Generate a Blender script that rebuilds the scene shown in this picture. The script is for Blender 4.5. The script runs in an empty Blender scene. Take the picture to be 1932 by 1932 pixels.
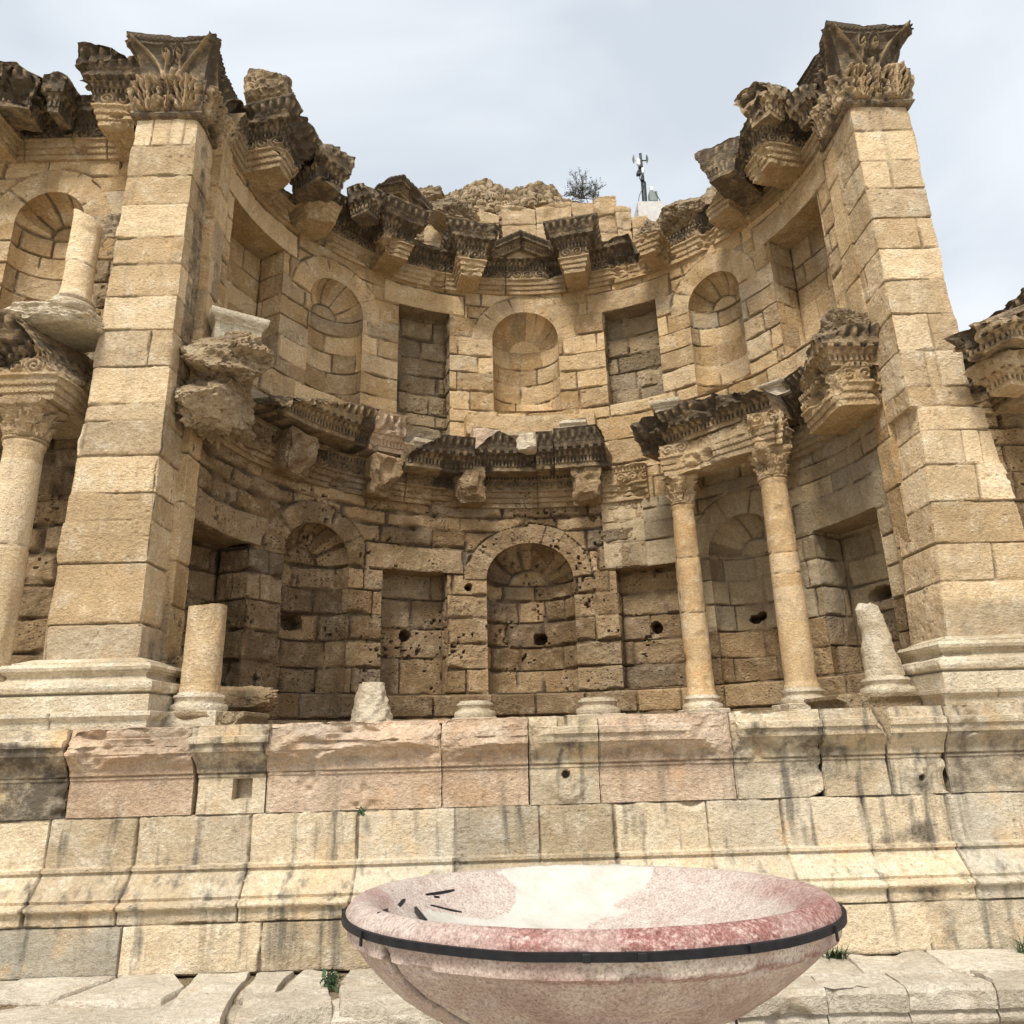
import bpy, math, random
import numpy as np
from mathutils import Matrix, Vector

# ------------------------------------------------------------------ camera, sky, sun, exposure
scene = bpy.context.scene
C = scene.collection
F_PX, TH, ROLL, YAW = 1380.017, .300, .028, .013          # focal length for a 1932 px wide picture
EYE = 2.3                                                   # eye height above the ground; eye is z = 0
def cam_axes():
    c, s = math.cos(YAW), math.sin(YAW)
    R = np.array([c, -s, 0.]); yv = np.array([s, c, 0.]); zv = np.array([0, 0, 1.])
    Fw = yv*math.cos(TH) + zv*math.sin(TH); U = -yv*math.sin(TH) + zv*math.cos(TH)
    cr, sr = math.cos(ROLL), math.sin(ROLL)
    return cr*R - sr*U, sr*R + cr*U, Fw
AR, AU, AF = cam_axes()
cam = bpy.data.cameras.new('camera'); camo = bpy.data.objects.new('camera', cam); C.objects.link(camo)
m = Matrix(((AR[0], AU[0], -AF[0], 0), (AR[1], AU[1], -AF[1], 0), (AR[2], AU[2], -AF[2], 0), (0, 0, 0, 1)))
camo.matrix_world = m
cam.sensor_width = 36; cam.lens = 36*F_PX/1932; cam.clip_end = 4000; cam.clip_start = .05
scene.camera = camo
def ray(x, y):
    u = (x-966)/F_PX; v = (966-y)/F_PX
    return AF + u*AR + v*AU
def at(x, y, Y): d = ray(x, y); return d*Y/d[1]             # point seen at picture position (1932 px) at depth Y

SUN_EL, SUN_AZ = math.radians(54), math.radians(-20)        # sun behind the camera, a little to the left
w = bpy.data.worlds.new('World'); scene.world = w; w.use_nodes = True
nt = w.node_tree; nt.nodes.clear()
N = nt.nodes.new; L = nt.links.new
sky = N('ShaderNodeTexSky'); sky.sky_type = 'NISHITA'; sky.sun_disc = False
sky.sun_elevation = SUN_EL; sky.sun_rotation = math.radians(180) + SUN_AZ; sky.dust_density = 3
bg1 = N('ShaderNodeBackground'); bg1.inputs[1].default_value = .05; L(sky.outputs[0], bg1.inputs[0])
tc = N('ShaderNodeTexCoord'); mp = N('ShaderNodeMapping'); mp.inputs['Scale'].default_value = (1, 1, 2.2)
mp.inputs['Rotation'].default_value = (0, .3, .4)
L(tc.outputs['Generated'], mp.inputs[0])
n1 = N('ShaderNodeTexNoise'); n1.inputs['Scale'].default_value = 1.7; n1.inputs['Detail'].default_value = 5; n1.inputs['Roughness'].default_value = .45
n1.inputs['Distortion'].default_value = .6
L(mp.outputs[0], n1.inputs['Vector'])
cr = N('ShaderNodeValToRGB'); L(n1.outputs[0], cr.inputs[0])
cr.color_ramp.elements[0].position = .40; cr.color_ramp.elements[0].color = (.65, .71, .78, 1)
cr.color_ramp.elements[1].position = .60; cr.color_ramp.elements[1].color = (.90, .94, .985, 1)
bg2 = N('ShaderNodeBackground'); bg2.inputs[1].default_value = .455; L(cr.outputs[0], bg2.inputs[0])
mx = N('ShaderNodeMixShader'); mx.inputs[0].default_value = .9
L(bg1.outputs[0], mx.inputs[1]); L(bg2.outputs[0], mx.inputs[2])
wo = N('ShaderNodeOutputWorld'); L(mx.outputs[0], wo.inputs[0])
sun = bpy.data.lights.new('sun', 'SUN'); sun.energy = 1.5; sun.angle = math.radians(14); sun.color = (1, .95, .86)
so = bpy.data.objects.new('sun', sun); C.objects.link(so)
sd = Vector((math.sin(SUN_AZ)*math.cos(SUN_EL), -math.cos(SUN_AZ)*math.cos(SUN_EL), math.sin(SUN_EL)))
so.rotation_euler = sd.to_track_quat('Z', 'Y').to_euler()
vs = scene.view_settings; vs.view_transform = 'Standard'; vs.look = 'None'; vs.gamma = 1; vs.exposure = 1.30
scene.cycles.max_bounces = 5; scene.cycles.diffuse_bounces = 2

# ------------------------------------------------------------------ numpy helpers
def _h(i, j, k, seed):
    h = (i.astype(np.int64)*374761393 + j.astype(np.int64)*668265263 + k.astype(np.int64)*2147483647 + seed*974634777) & 0xffffffff
    h = ((h ^ (h >> 13))*1274126177) & 0xffffffff
    h = ((h ^ (h >> 16))*2246822519) & 0xffffffff
    return ((h ^ (h >> 15)) & 0xffffff)/float(0xffffff)
def noise(P, sc=1., seed=0):                                # value noise 0..1
    Q = np.asarray(P)*sc + 91.7
    I = np.floor(Q); f = Q - I; f = f*f*(3-2*f); I = I.astype(np.int64)
    r = 0
    for a in (0, 1):
        for b in (0, 1):
            for c in (0, 1):
                wgt = (f[..., 0] if a else 1-f[..., 0])*(f[..., 1] if b else 1-f[..., 1])*(f[..., 2] if c else 1-f[..., 2])
                r = r + wgt*_h(I[..., 0]+a, I[..., 1]+b, I[..., 2]+c, seed)
    return r
def fbm(P, sc=1., o=4, seed=0, g=.5):                       # about -1..1
    P = np.asarray(P); r = 0; a = 1; t = 0
    for i in range(o):
        r = r + a*(noise(P, sc*2.03**i, seed+i*17)*2-1); t += a; a *= g
    return r/t
def cells(P, sc, seed=0):                                   # F1, F2-F1, id of 3-D cell noise
    Q = np.asarray(P)*sc + 50.3; I = np.floor(Q).astype(np.int64)
    f1 = np.full(Q.shape[:-1], 9.); f2 = f1.copy(); idn = np.zeros(Q.shape[:-1])
    for a in (-1, 0, 1):
        for b in (-1, 0, 1):
            for c in (-1, 0, 1):
                J = I + np.array([a, b, c])
                X = np.stack([_h(J[..., 0], J[..., 1], J[..., 2], seed+q) for q in (1, 2, 3)], -1)
                d = np.linalg.norm(J + X - Q, axis=-1)
                n = d < f1
                f2 = np.where(n, f1, np.minimum(f2, d)); idn = np.where(n, X[..., 0], idn); f1 = np.where(n, d, f1)
    return f1, f2-f1, idn
def sstep(a, b, x): t = np.clip((x-a)/(b-a), 0, 1); return t*t*(3-2*t)
def v3(x, y, z): return np.stack(np.broadcast_arrays(np.asarray(x, float), np.asarray(y, float), np.asarray(z, float)), -1)

class Geo:                                                  # collects grids into one mesh
    def __init__(s): s.V = []; s.T = []; s.F = []; s.n = 0
    def add(s, P, A=None, keep=None, wrap=False, flip=False):     # P: (r, c, 3) grid
        P = np.asarray(P, float); r, c = P.shape[:2]
        idx = np.arange(r*c).reshape(r, c) + s.n
        if wrap: idx = np.concatenate([idx, idx[:, :1]], 1)
        q = np.stack([idx[:-1, :-1], idx[:-1, 1:], idx[1:, 1:], idx[1:, :-1]], -1)
        if keep is not None: q = q[keep]
        q = q.reshape(-1, 4)
        if flip: q = q[:, ::-1]
        s.V.append(P.reshape(-1, 3)); s.F.append(q)
        if A is None: A = np.zeros((r, c, 4)); A[..., 0] = .5; A[..., 1] = .5
        s.T.append(np.broadcast_to(A, (r, c, 4)).reshape(-1, 4)); s.n += r*c
        return s
    def xform(s, fn): s.V = [fn(v) for v in s.V]; return s
    def arrays(s): return np.concatenate(s.V), np.concatenate(s.F), np.concatenate(s.T)

def empty(name, loc, label=None, cat=None, group=None, kind=None):
    o = bpy.data.objects.new(name, None); C.objects.link(o); o.location = loc; o.empty_display_size = .2
    tag(o, label, cat, group, kind); return o
def tag(o, label=None, cat=None, group=None, kind=None):
    if label: o['label'] = label
    if cat: o['category'] = cat
    if group: o['group'] = group
    if kind: o['kind'] = kind
    return o
def build(name, geo, mat, parent=None, label=None, cat=None, group=None, kind=None, sharp=38, origin=None):
    V, F, T = geo.arrays()
    used = np.zeros(len(V), bool); used[F.ravel()] = True
    mp = np.cumsum(used)-1; V = V[used]; T = T[used]; F = mp[F]
    off = np.zeros(3); root = parent
    while root is not None: off = off + np.array(root.location); root = root.parent
    if parent is None:
        off = np.array(origin) if origin is not None else np.array([(V[:, 0].min()+V[:, 0].max())/2, (V[:, 1].min()+V[:, 1].max())/2, V[:, 2].min()])
    V = V - off
    # drop degenerate quads corners -> keep as quads unless collapsed
    me = bpy.data.meshes.new(name)
    me.vertices.add(len(V)); me.vertices.foreach_set('co', V.astype(np.float32).ravel())
    me.loops.add(len(F)*4); me.loops.foreach_set('vertex_index', F.astype(np.int32).ravel())
    me.polygons.add(len(F)); me.polygons.foreach_set('loop_start', (np.arange(len(F))*4).astype(np.int32))
    me.update(calc_edges=True)
    a = me.color_attributes.new('tint', 'FLOAT_COLOR', 'POINT'); a.data.foreach_set('color', T.astype(np.float32).ravel())
    me.polygons.foreach_set('use_smooth', np.ones(len(F), bool))
    if sharp: me.set_sharp_from_angle(angle=math.radians(sharp))
    me.validate()
    o = bpy.data.objects.new(name, me); C.objects.link(o); me.materials.append(mat)
    if parent is not None: o.parent = parent
    else: o.location = off
    tag(o, label, cat, group, kind); return o

# ------------------------------------------------------------------ materials
def stone(name, a, b, c, dark=(.092, .072, .052), crust=1., pit=.4, streak=.3, bump=1., grey=.3, orange=.2, rough=.9, scale=1., spots=0., joint=.75, crust_bias=.0):
    """a, b: main colours; c: paler worn colour. tint R tone, G hue, B crust and recess darkening, A joint dirt and painted joint shade."""
    mt = bpy.data.materials.new(name); mt.use_nodes = True; nt = mt.node_tree; nt.nodes.clear()
    def N(t, **k):
        n = nt.nodes.new(t)
        for kk, v in k.items():
            if kk in ('operation', 'blend_type', 'data_type', 'feature', 'distance', 'use_clamp'): setattr(n, kk, v)
        return n
    L = nt.links.new
    geo = N('ShaderNodeNewGeometry'); pos = geo.outputs['Position']
    att = N('ShaderNodeAttribute'); att.attribute_name = 'tint'
    sep = N('ShaderNodeSeparateColor'); L(att.outputs['Color'], sep.inputs[0])
    R_, G_, B_, A_ = sep.outputs[0], sep.outputs[1], sep.outputs[2], att.outputs['Alpha']
    def mapping(sx, sy, sz, lx=0):
        m = N('ShaderNodeMapping'); m.inputs['Scale'].default_value = (sx, sy, sz); m.inputs['Location'].default_value = (lx, lx*.7, lx*.3); L(pos, m.inputs[0]); return m.outputs[0]
    def nz(sc, det=5, ro=.6, vec=None, dist=0.):
        n = N('ShaderNodeTexNoise'); n.inputs['Scale'].default_value = sc; n.inputs['Detail'].default_value = det
        n.inputs['Roughness'].default_value = ro; n.inputs['Distortion'].default_value = dist; L(vec if vec is not None else pos, n.inputs['Vector']); return n.outputs[0]
    def rng(x, a0, a1, b0=0., b1=1.):
        n = N('ShaderNodeMapRange'); n.inputs[1].default_value = a0; n.inputs[2].default_value = a1; n.inputs[3].default_value = b0; n.inputs[4].default_value = b1; L(x, n.inputs[0]); return n.outputs[0]
    def mth(op, x, y=None):
        n = N('ShaderNodeMath', operation=op)
        for i, v in enumerate((x, y)):
            if v is None: continue
            if isinstance(v, (int, float)): n.inputs[i].default_value = v
            else: L(v, n.inputs[i])
        return n.outputs[0]
    def mix(f, x, y, bt='MIX'):
        n = N('ShaderNodeMix', data_type='RGBA', blend_type=bt)
        if isinstance(f, (int, float)): n.inputs[0].default_value = f
        else: L(f, n.inputs[0])
        for i, v in ((6, x), (7, y)):
            if isinstance(v, tuple): n.inputs[i].default_value = (*v, 1)
            else: L(v, n.inputs[i])
        return n.outputs[2]
    big = nz(.9*scale, 4, .55, mapping(1, 1, 1, 3)); mid = nz(4.5*scale, 4, .62); fine = nz(26*scale, 4, .7, mapping(1, 1, 1.6, 9)); grain = nz(95*scale, 2, .6)
    t = mth('ADD', mth('MULTIPLY', R_, .55), mth('MULTIPLY', mid, .75)); t = rng(t, .38, .88)
    col = mix(t, a, b)
    col = mix(mth('MULTIPLY', rng(mid, .52, .72), rng(fine, .35, .65)), col, c)
    g = (a[0]*.55+.03, a[0]*.53+.03, a[0]*.46+.03)
    col = mix(mth('MULTIPLY', mth('MULTIPLY', rng(G_, .35, .95), rng(mth('ADD', big, mth('MULTIPLY', fine, .3)), .5, .78)), grey*2), col, g)
    if orange: col = mix(mth('MULTIPLY', rng(nz(2.6*scale, 3, .65, mapping(1, 1, .8, 17)), .55, .75), orange), col, (min(1, b[0]*1.05), b[1]*.78, b[2]*.5))
    if streak:
        sv = nz(3.2*scale, 3, .6, mapping(2.2, 2.2, .28, 5), .2)
        col = mix(mth('MULTIPLY', rng(sv, .54, .70), streak), col, (.16, .145, .115))
    # fine tonal mottling of the stone itself
    m1 = mth('MULTIPLY', mth('MULTIPLY', rng(fine, .30, .70, .74, 1.22), rng(grain, .3, .7, .84, 1.16)), mth('MULTIPLY', rng(big, .35, .65, .90, 1.08), rng(R_, 0, 1, .86, 1.10)))
    cmb = N('ShaderNodeCombineColor'); [L(m1, cmb.inputs[i]) for i in range(3)]
    col = mix(1., col, cmb.outputs[0], 'MULTIPLY')
    pitn = None
    if pit:
        v = N('ShaderNodeTexVoronoi', feature='F1'); v.inputs['Scale'].default_value = 17*scale; L(mapping(1, 1, 1.25, 2), v.inputs['Vector'])
        gate = rng(nz(2.2*scale, 4, .6, mapping(1, 1, 1, 29)), .46, .62)
        pitn = mth('MULTIPLY', mth('MULTIPLY', rng(v.outputs['Distance'], .30, .10), gate), pit)
        v2 = nz(48*scale, 3, .6, mapping(1, 1, 1, 13)); pitn = mth('MAXIMUM', pitn, mth('MULTIPLY', rng(v2, .64, .72), pit*.8))
        col = mix(mth('MULTIPLY', pitn, .7), col, (.07, .05, .03))
    # black lichen crust that grows on old stone; tint B also darkens carved recesses
    cn = mth('ADD', mth('MULTIPLY', nz(5.5*scale, 5, .78, mapping(1, 1, 1, 41)), .95), mth('MULTIPLY', fine, .45))
    cf = rng(mth('ADD', mth('MULTIPLY', B_, .62), cn), .90-crust_bias, 1.22-crust_bias)
    col = mix(mth('MULTIPLY', cf, .90*crust), col, dark)
    lich = rng(nz(11*scale, 4, .7, mapping(1, 1, 1, 53)), .60, .68)
    col = mix(mth('MULTIPLY', mth('MULTIPLY', lich, B_), .6*crust), col, (.27, .25, .19))
    col = mix(mth('MULTIPLY', A_, joint), col, (.085, .06, .04))  # dark joint colour: dirt plus shade painted into the grooves
    bs = N('ShaderNodeBsdfPrincipled'); L(col, bs.inputs['Base Color']); bs.inputs['Roughness'].default_value = rough
    bs.inputs['Specular IOR Level'].default_value = .25
    h = mth('ADD', mth('MULTIPLY', mid, .9), mth('ADD', mth('MULTIPLY', fine, .42), mth('MULTIPLY', grain, .16)))
    if pitn is not None: h = mth('SUBTRACT', h, mth('MULTIPLY', pitn, .5))
    bp = N('ShaderNodeBump'); bp.inputs['Strength'].default_value = 1; bp.inputs['Distance'].default_value = .055*bump; L(h, bp.inputs['Height']); L(bp.outputs[0], bs.inputs['Normal'])
    out = N('ShaderNodeOutputMaterial'); L(bs.outputs[0], out.inputs[0])
    return mt
def plain(name, col, rough=.6, metal=0., var=.3, sc=8):
    mt = bpy.data.materials.new(name); mt.use_nodes = True; nt = mt.node_tree; b = nt.nodes['Principled BSDF']
    n = nt.nodes.new('ShaderNodeTexNoise'); n.inputs['Scale'].default_value = sc; n.inputs['Detail'].default_value = 5
    r = nt.nodes.new('ShaderNodeValToRGB'); nt.links.new(n.outputs[0], r.inputs[0])
    r.color_ramp.elements[0].position = .3; r.color_ramp.elements[1].position = .7
    r.color_ramp.elements[0].color = (*[x*(1-var) for x in col], 1); r.color_ramp.elements[1].color = (*[min(1, x*(1+var)) for x in col], 1)
    g = nt.nodes.new('ShaderNodeNewGeometry'); nt.links.new(g.outputs['Position'], n.inputs['Vector'])
    nt.links.new(r.outputs[0], b.inputs['Base Color']); b.inputs['Roughness'].default_value = rough; b.inputs['Metallic'].default_value = metal
    return mt
M_up = stone('upper_wall_stone', (.50, .325, .155), (.70, .50, .275), (.78, .65, .45), pit=.5, grey=.30, streak=.25)
M_low = stone('lower_wall_stone', (.27, .175, .088), (.49, .335, .18), (.66, .53, .36), pit=1., grey=.35, streak=.2, bump=1.5, orange=.12)
M_newlow = stone('restored_wall_stone', (.40, .30, .18), (.54, .42, .26), (.60, .50, .36), pit=.25, grey=.3, streak=.3, bump=.7)
M_pier = stone('pier_stone', (.62, .44, .245), (.83, .635, .395), (.88, .76, .57), pit=.3, grey=.22, streak=.25, bump=1.0)
M_base = stone('pale_base_stone', (.60, .48, .32), (.78, .68, .51), (.85, .77, .63), pit=.3, grey=.12, streak=.2)
M_rock = stone('broken_rock', (.44, .31, .175), (.66, .50, .31), (.78, .67, .50), pit=.7, grey=.2, streak=0, bump=2.2)
M_carve = stone('carved_cornice_stone', (.44, .295, .15), (.64, .465, .265), (.72, .58, .40), pit=.35, grey=.3, streak=.1, bump=1.3, crust=1.)
M_pod = stone('podium_stone', (.56, .43, .27), (.77, .635, .445), (.84, .76, .60), pit=.3, grey=.5, streak=.85, bump=.7, orange=.55)
M_pink = stone('pink_podium_stone', (.56, .385, .25), (.74, .55, .385), (.82, .69, .53), pit=.25, grey=.35, streak=.35, bump=1., orange=.4)
M_col = stone('column_stone', (.50, .33, .165), (.66, .47, .26), (.74, .62, .44), pit=.2, grey=.15, streak=.25, bump=.5, orange=.6)
M_slab = stone('slab_stone', (.50, .42, .31), (.68, .60, .48), (.78, .72, .61), pit=.25, grey=.4, streak=0, bump=.8, orange=.2)
M_rub = stone('rubble_stone', (.36, .26, .15), (.56, .415, .25), (.70, .59, .43), pit=.8, grey=.4, streak=0, bump=2.2)

# ------------------------------------------------------------------ masonry fields
def two_tone(o, mat2, zcut):                                # old stone below a level, restored stone above
    me = o.data; me.materials.append(mat2); n = len(me.polygons); c = np.empty(n*3, np.float32); me.polygons.foreach_get('center', c); c = c.reshape(-1, 3).copy()
    off = 0.; r = o
    while r is not None: off += r.location[2]; r = r.parent
    me.polygons.foreach_set('material_index', (c[:, 2]+off < zcut).astype(np.int32)); me.update()
def blocks(S, Z, courses, seed, wmin=.5, wmax=1.1, warp=.012, joints=None, P=None):
    """distance to the nearest joint and per-block randoms on a grid"""
    rs = np.random.RandomState(seed)
    q = v3(S, Z, seed*3.1)
    S2 = S + warp*fbm(q, 2.5, 3, seed); Z2 = Z + warp*fbm(q, 1.9, 3, seed+5)
    cs = np.asarray(courses, float); ci = np.clip(np.searchsorted(cs, Z2)-1, -1, len(cs)-1)
    D = np.min(np.abs(Z2[..., None]-cs), -1); r = [np.zeros_like(S), np.zeros_like(S), np.zeros_like(S)]
    CX = np.zeros_like(S)
    for c in range(-1, len(cs)):
        if joints and c in joints: J = np.array(joints[c], float)
        else:
            J = []; x = S.min()-1.5+rs.rand()*.6
            while x < S.max()+1.5: J.append(x); x += wmin+(wmax-wmin)*rs.rand()
            J = np.array(J)
        msk = ci == c
        if not msk.any(): continue
        bi = np.searchsorted(J, S2[msk])
        if len(J): D[msk] = np.minimum(D[msk], np.min(np.abs(S2[msk][:, None]-J), -1))
        R = rs.rand(len(J)+2, 3)
        for k in range(3): r[k][msk] = R[bi, k]
        Jx = np.concatenate([[J[0]-1 if len(J) else 0], J, [J[-1]+1 if len(J) else 0]]); CX[msk] = (Jx[bi]+Jx[bi+1])/2
    return D, r[0], r[1], r[2], CX
HOLES = []                                                  # broken-through drain holes: (centre, radius)
def surf(P, D, r0, r1, r2, seed, rough=.01, gw=.009, gd=.03, off=.012, edge=.004, pits=0., chip=1., big=0.):
    """relief of a block face from its joint distance"""
    n = fbm(P, 3.1, 3, seed+3); w = gw*(1+chip*1.6*sstep(.25, .9, noise(P, 4.3, seed+9)))
    g = sstep(w*.35, w*1.5, D + .006*fbm(P, 22, 2, seed+4))
    d = (r1-.5)*2*off + rough*(.5+1.1*r2)*(fbm(P, 5.5, 4, seed+1)+.45*fbm(P, 21, 3, seed+2)) + .006*n + big*fbm(P, 1.7, 3, seed+8)
    gs = .25+.75*sstep(.30, .62, noise(P, 1.9, seed+41)*.6+noise(P, 6, seed+42)*.4); g = 1-(1-g)*gs
    d -= edge*np.exp(-D/.022)
    if pits:
        pn = noise(P, 22, seed+31)*.62+noise(P, 4, seed+32)*.38; pm = sstep(.76, .81, pn); d -= pits*pm; g = g*(1-.75*pm*(pits > .03))
    d -= (1-g)*gd
    for hc, hr in HOLES:
        if np.abs(P[..., 1]-hc[1]).min() > 1: continue
        dist = np.linalg.norm((P-hc)*np.array([1, .35, 1]), axis=-1)*(1+.35*fbm(P, 9, 3, 7)); mk = 1-sstep(hr*.85, hr*1.05, dist)
        d = d-.32*mk; g = np.minimum(g, 1-mk)
    A = np.stack([r0, r1*.5+r2*.5, np.zeros_like(r0), (1-g)], -1)
    return d, A

# ------------------------------------------------------------------ the apse curve:  s runs along the wall to the right, h towards its hollow
EX, EY, EA, EB = .476, 8.211, 4.165, 3.682
_t = np.radians(np.linspace(180, 0, 1801)); _x = EX+EA*np.cos(_t); _y = EY+EB*np.sin(_t)
_l = np.concatenate([[0], np.cumsum(np.hypot(np.diff(_x), np.diff(_y)))])
_l0 = np.interp(90, np.degrees(_t)[::-1], _l[::-1]); _l -= _l0
S_L, S_R = _l[0], _l[-1]
def s_of(deg): return float(np.interp(deg, np.degrees(_t)[::-1], _l[::-1]))
def apse(S, Z, H):
    S = np.asarray(S, float)
    t = np.interp(S, _l, _t); x = EX+EA*np.cos(t); y = EY+EB*np.sin(t)
    nx = -np.cos(t)/EA; ny = -np.sin(t)/EB; q = np.hypot(nx, ny); nx = nx/q; ny = ny/q
    y = y - np.maximum(S_L-S, 0) - np.maximum(S-S_R, 0)
    return v3(x+nx*H, y+ny*H, Z)
def frame(deg, back=0.):                                    # origin on the wall, tangent to the right, inward normal
    s = s_of(deg); o = apse(s, 0, -back); n = apse(s, 0, 1.)-apse(s, 0, 0.); T = apse(s+.01, 0, 0)-apse(s-.01, 0, 0); T = T/np.linalg.norm(T)
    return o, T, n
def flat(Y0, x0=0.):
    def f(S, Z, H): return v3(S, Y0-np.asarray(H), Z)
    return f

# ------------------------------------------------------------------ openings
class Arch:
    def __init__(s, c, w, z0, zs, top): s.c, s.w, s.z0, s.zs, s.top = c, w, z0, zs, top; s.v = top-zs
    def sdf(s, S, Z):
        x = S-s.c
        up = (np.hypot(x/s.w, (Z-s.zs)/s.v)-1)*min(s.w, s.v)
        lo = np.maximum(np.abs(x)-s.w, s.z0-Z)
        return np.where(Z > s.zs, up, lo)
    def snap(s, S, Z):
        x = S-s.c; r = np.hypot(x/s.w, (Z-s.zs)/s.v)+1e-9
        upS, upZ = s.c+x/r, s.zs+(Z-s.zs)/r
        ds = s.w-np.abs(x); db = Z-s.z0
        loS = np.where(ds < db, s.c+np.sign(x)*s.w, S); loZ = np.where(ds < db, Z, s.z0)
        u = Z > s.zs
        return np.where(u, upS, loS), np.where(u, upZ, loZ)
class Rect:
    def __init__(s, a, b, z0, z1): s.a, s.b, s.z0, s.z1 = a, b, z0, z1
    def sdf(s, S, Z): return np.maximum(np.maximum(s.a-S, S-s.b), np.maximum(s.z0-Z, Z-s.z1))
    def snap(s, S, Z):
        d = np.stack([S-s.a, s.b-S, Z-s.z0, s.z1-Z], -1); k = d.argmin(-1)
        return np.where(k == 0, s.a, np.where(k == 1, s.b, S)), np.where(k == 2, s.z0, np.where(k == 3, s.z1, Z))
def wall(geo, mapf, s0, s1, z0, z1, courses, seed, openings=(), ds=.017, joints=None, wmin=.5, wmax=1.1, vring=.3, edgefn=None, tint=None, warp=.012, **kw):
    ns = int((s1-s0)/ds)+1; nz = int((z1-z0)/ds)+1
    S, Z = np.meshgrid(np.linspace(s0, s1, ns), np.linspace(z0, z1, nz))
    ins = np.zeros(S.shape, bool); S0, Z0 = S.copy(), Z.copy()
    near = np.full(S.shape, 9.)
    for o in openings:
        d = o.sdf(S0, Z0); m_ = d < -1e-6
        a, b = o.snap(S0, Z0); S = np.where(m_, a, S); Z = np.where(m_, b, Z); ins |= m_; near = np.minimum(near, np.abs(d))
    keep = ~(ins[:-1, :-1] & ins[1:, :-1] & ins[:-1, 1:] & ins[1:, 1:])
    P = mapf(S, Z, 0*S)
    D, r0, r1, r2, cx = blocks(S, Z, courses, seed, wmin, wmax, warp=warp, joints=joints)
    for o in openings:                                       # wedge-shaped arch stones / one-piece lintels
        if isinstance(o, Arch):
            x = S-o.c; zz = (Z-o.zs)*o.w/o.v; rad = np.hypot(x, zz); th_ = np.arctan2(zz, x)
            rr = vring*(1+.35*(noise(v3(np.round(th_/(math.pi/5)), 0*x, 0*x), 1.7, seed+int(o.c*9))))
            m_ = (zz > -.02) & (rad < o.w+rr)
            k = 5 + int(abs(o.c*3)) % 2; q = th_/(math.pi/k)+.13*np.sin(o.c*5); dj = np.abs(q-np.round(q))*(math.pi/k)*rad
            dd = np.minimum(dj, np.abs(o.w+rr-rad)+.004)
            D = np.where(m_, dd, np.where(zz > 0, np.minimum(D, np.abs(rad-o.w-rr)+.004), D)); idn = np.floor(q+.5); D = np.where(m_, D+.010*(noise(P, 2.3, seed+61) > .35), D)
            for k_, arr in enumerate((r0, r1, r2)):
                arr[...] = np.where(m_, _h(idn.astype(np.int64), np.zeros_like(idn, dtype=np.int64)+seed, np.zeros_like(idn, dtype=np.int64)+int(o.c*31)+900, k_)*.5+.25, arr)
        else:
            m_ = (S > o.a-.28) & (S < o.b+.28) & (Z > o.z1) & (Z < o.z1+.42)
            dd = np.minimum(np.minimum(S-o.a+.28, o.b+.28-S), np.minimum(9, o.z1+.42-Z))
            D = np.where(m_, dd, np.where((Z > o.z1) & (Z < o.z1+.5), np.minimum(D, np.maximum(np.abs(dd), .0)+0*D), D))
            r0[m_] = (seed*.37+o.a*1.7) % 1; r1[m_] = .8; r2[m_] = .4
    d, A = surf(P, D, r0, r1, r2, seed, **kw)
    rim = sstep(0, .03, near); d = d*np.where(near < .2, .35+.65*rim, 1)
    if edgefn is not None: d = d+edgefn(S, Z)
    if tint is not None: A = tint(S, Z, A)
    geo.add(mapf(S, Z, d), A, keep, flip=False)
    return S, Z
def niche_arch(geo, mapf, o, depth, courses, seed, ds=.02, **kw):
    nphi = max(24, int(math.pi*o.w/ds)); nz = int((o.zs-o.z0)/ds)+1; nd = int(o.v*1.57/ds)+1
    phi = np.linspace(0, math.pi, nphi)
    zz = np.linspace(o.z0, o.zs, nz); psi = np.linspace(0, math.pi/2, nd)[1:]
    PH, K = np.meshgrid(phi, np.arange(nz+len(psi)))
    cyl = K < nz
    ps = np.where(cyl, 0, psi[np.clip(K-nz, 0, len(psi)-1)]); Z = np.where(cyl, zz[np.clip(K, 0, nz-1)], o.zs+o.v*np.sin(ps))
    X = -o.w*np.cos(PH)*np.cos(ps); Hh = -depth*np.sin(PH)*np.cos(ps)
    P = mapf(o.c+X, Z, Hh)
    D, r0, r1, r2, cx = blocks(PH*o.w, Z, courses, seed, .35, .75)
    rad = np.hypot(X/o.w, (Z-o.zs)/o.v); al = np.arctan2((Z-o.zs)/o.v, X/o.w); k = 5
    q = al/(math.pi/k)+.03*seed % .3; dj = np.abs(q-np.round(q))*(math.pi/k)*rad*o.w; inn = rad < .42
    dd = np.where(inn, (.42-rad)*o.w, np.minimum(dj, (rad-.42)*o.w)); idn = np.where(inn, 40, np.floor(q+.5)).astype(np.int64)
    dome = ~cyl
    D = np.where(dome, np.minimum(dd, Z-o.zs+.001), np.minimum(D, np.abs(o.zs-Z)+.001))
    for kk, arr in enumerate((r0, r1, r2)): arr[...] = np.where(dome, _h(idn, 0*idn+seed, 0*idn+5, kk), arr)
    d, A = surf(P, D, r0, r1, r2, seed, **kw)
    em = np.minimum(sstep(0, .3, PH), sstep(0, .3, math.pi-PH)); d = d*np.where(dome, em*np.cos(ps)**.5, em)
    nx = o.w*np.cos(PH); # move along inward normal
    L_ = np.hypot(np.cos(PH), np.sin(PH))
    Xn = X + d*np.cos(PH)*np.cos(ps); Hn = Hh + d*np.sin(PH)*np.cos(ps); Zn = Z - d*np.sin(ps)
    geo.add(mapf(o.c+Xn, Zn, Hn), A)
    fl = np.linspace(0, 1, 6)[:, None]; geo.add(mapf(o.c+X[0][None]*fl, np.full((6, nphi), o.z0), Hh[0][None]*fl), None)
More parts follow.
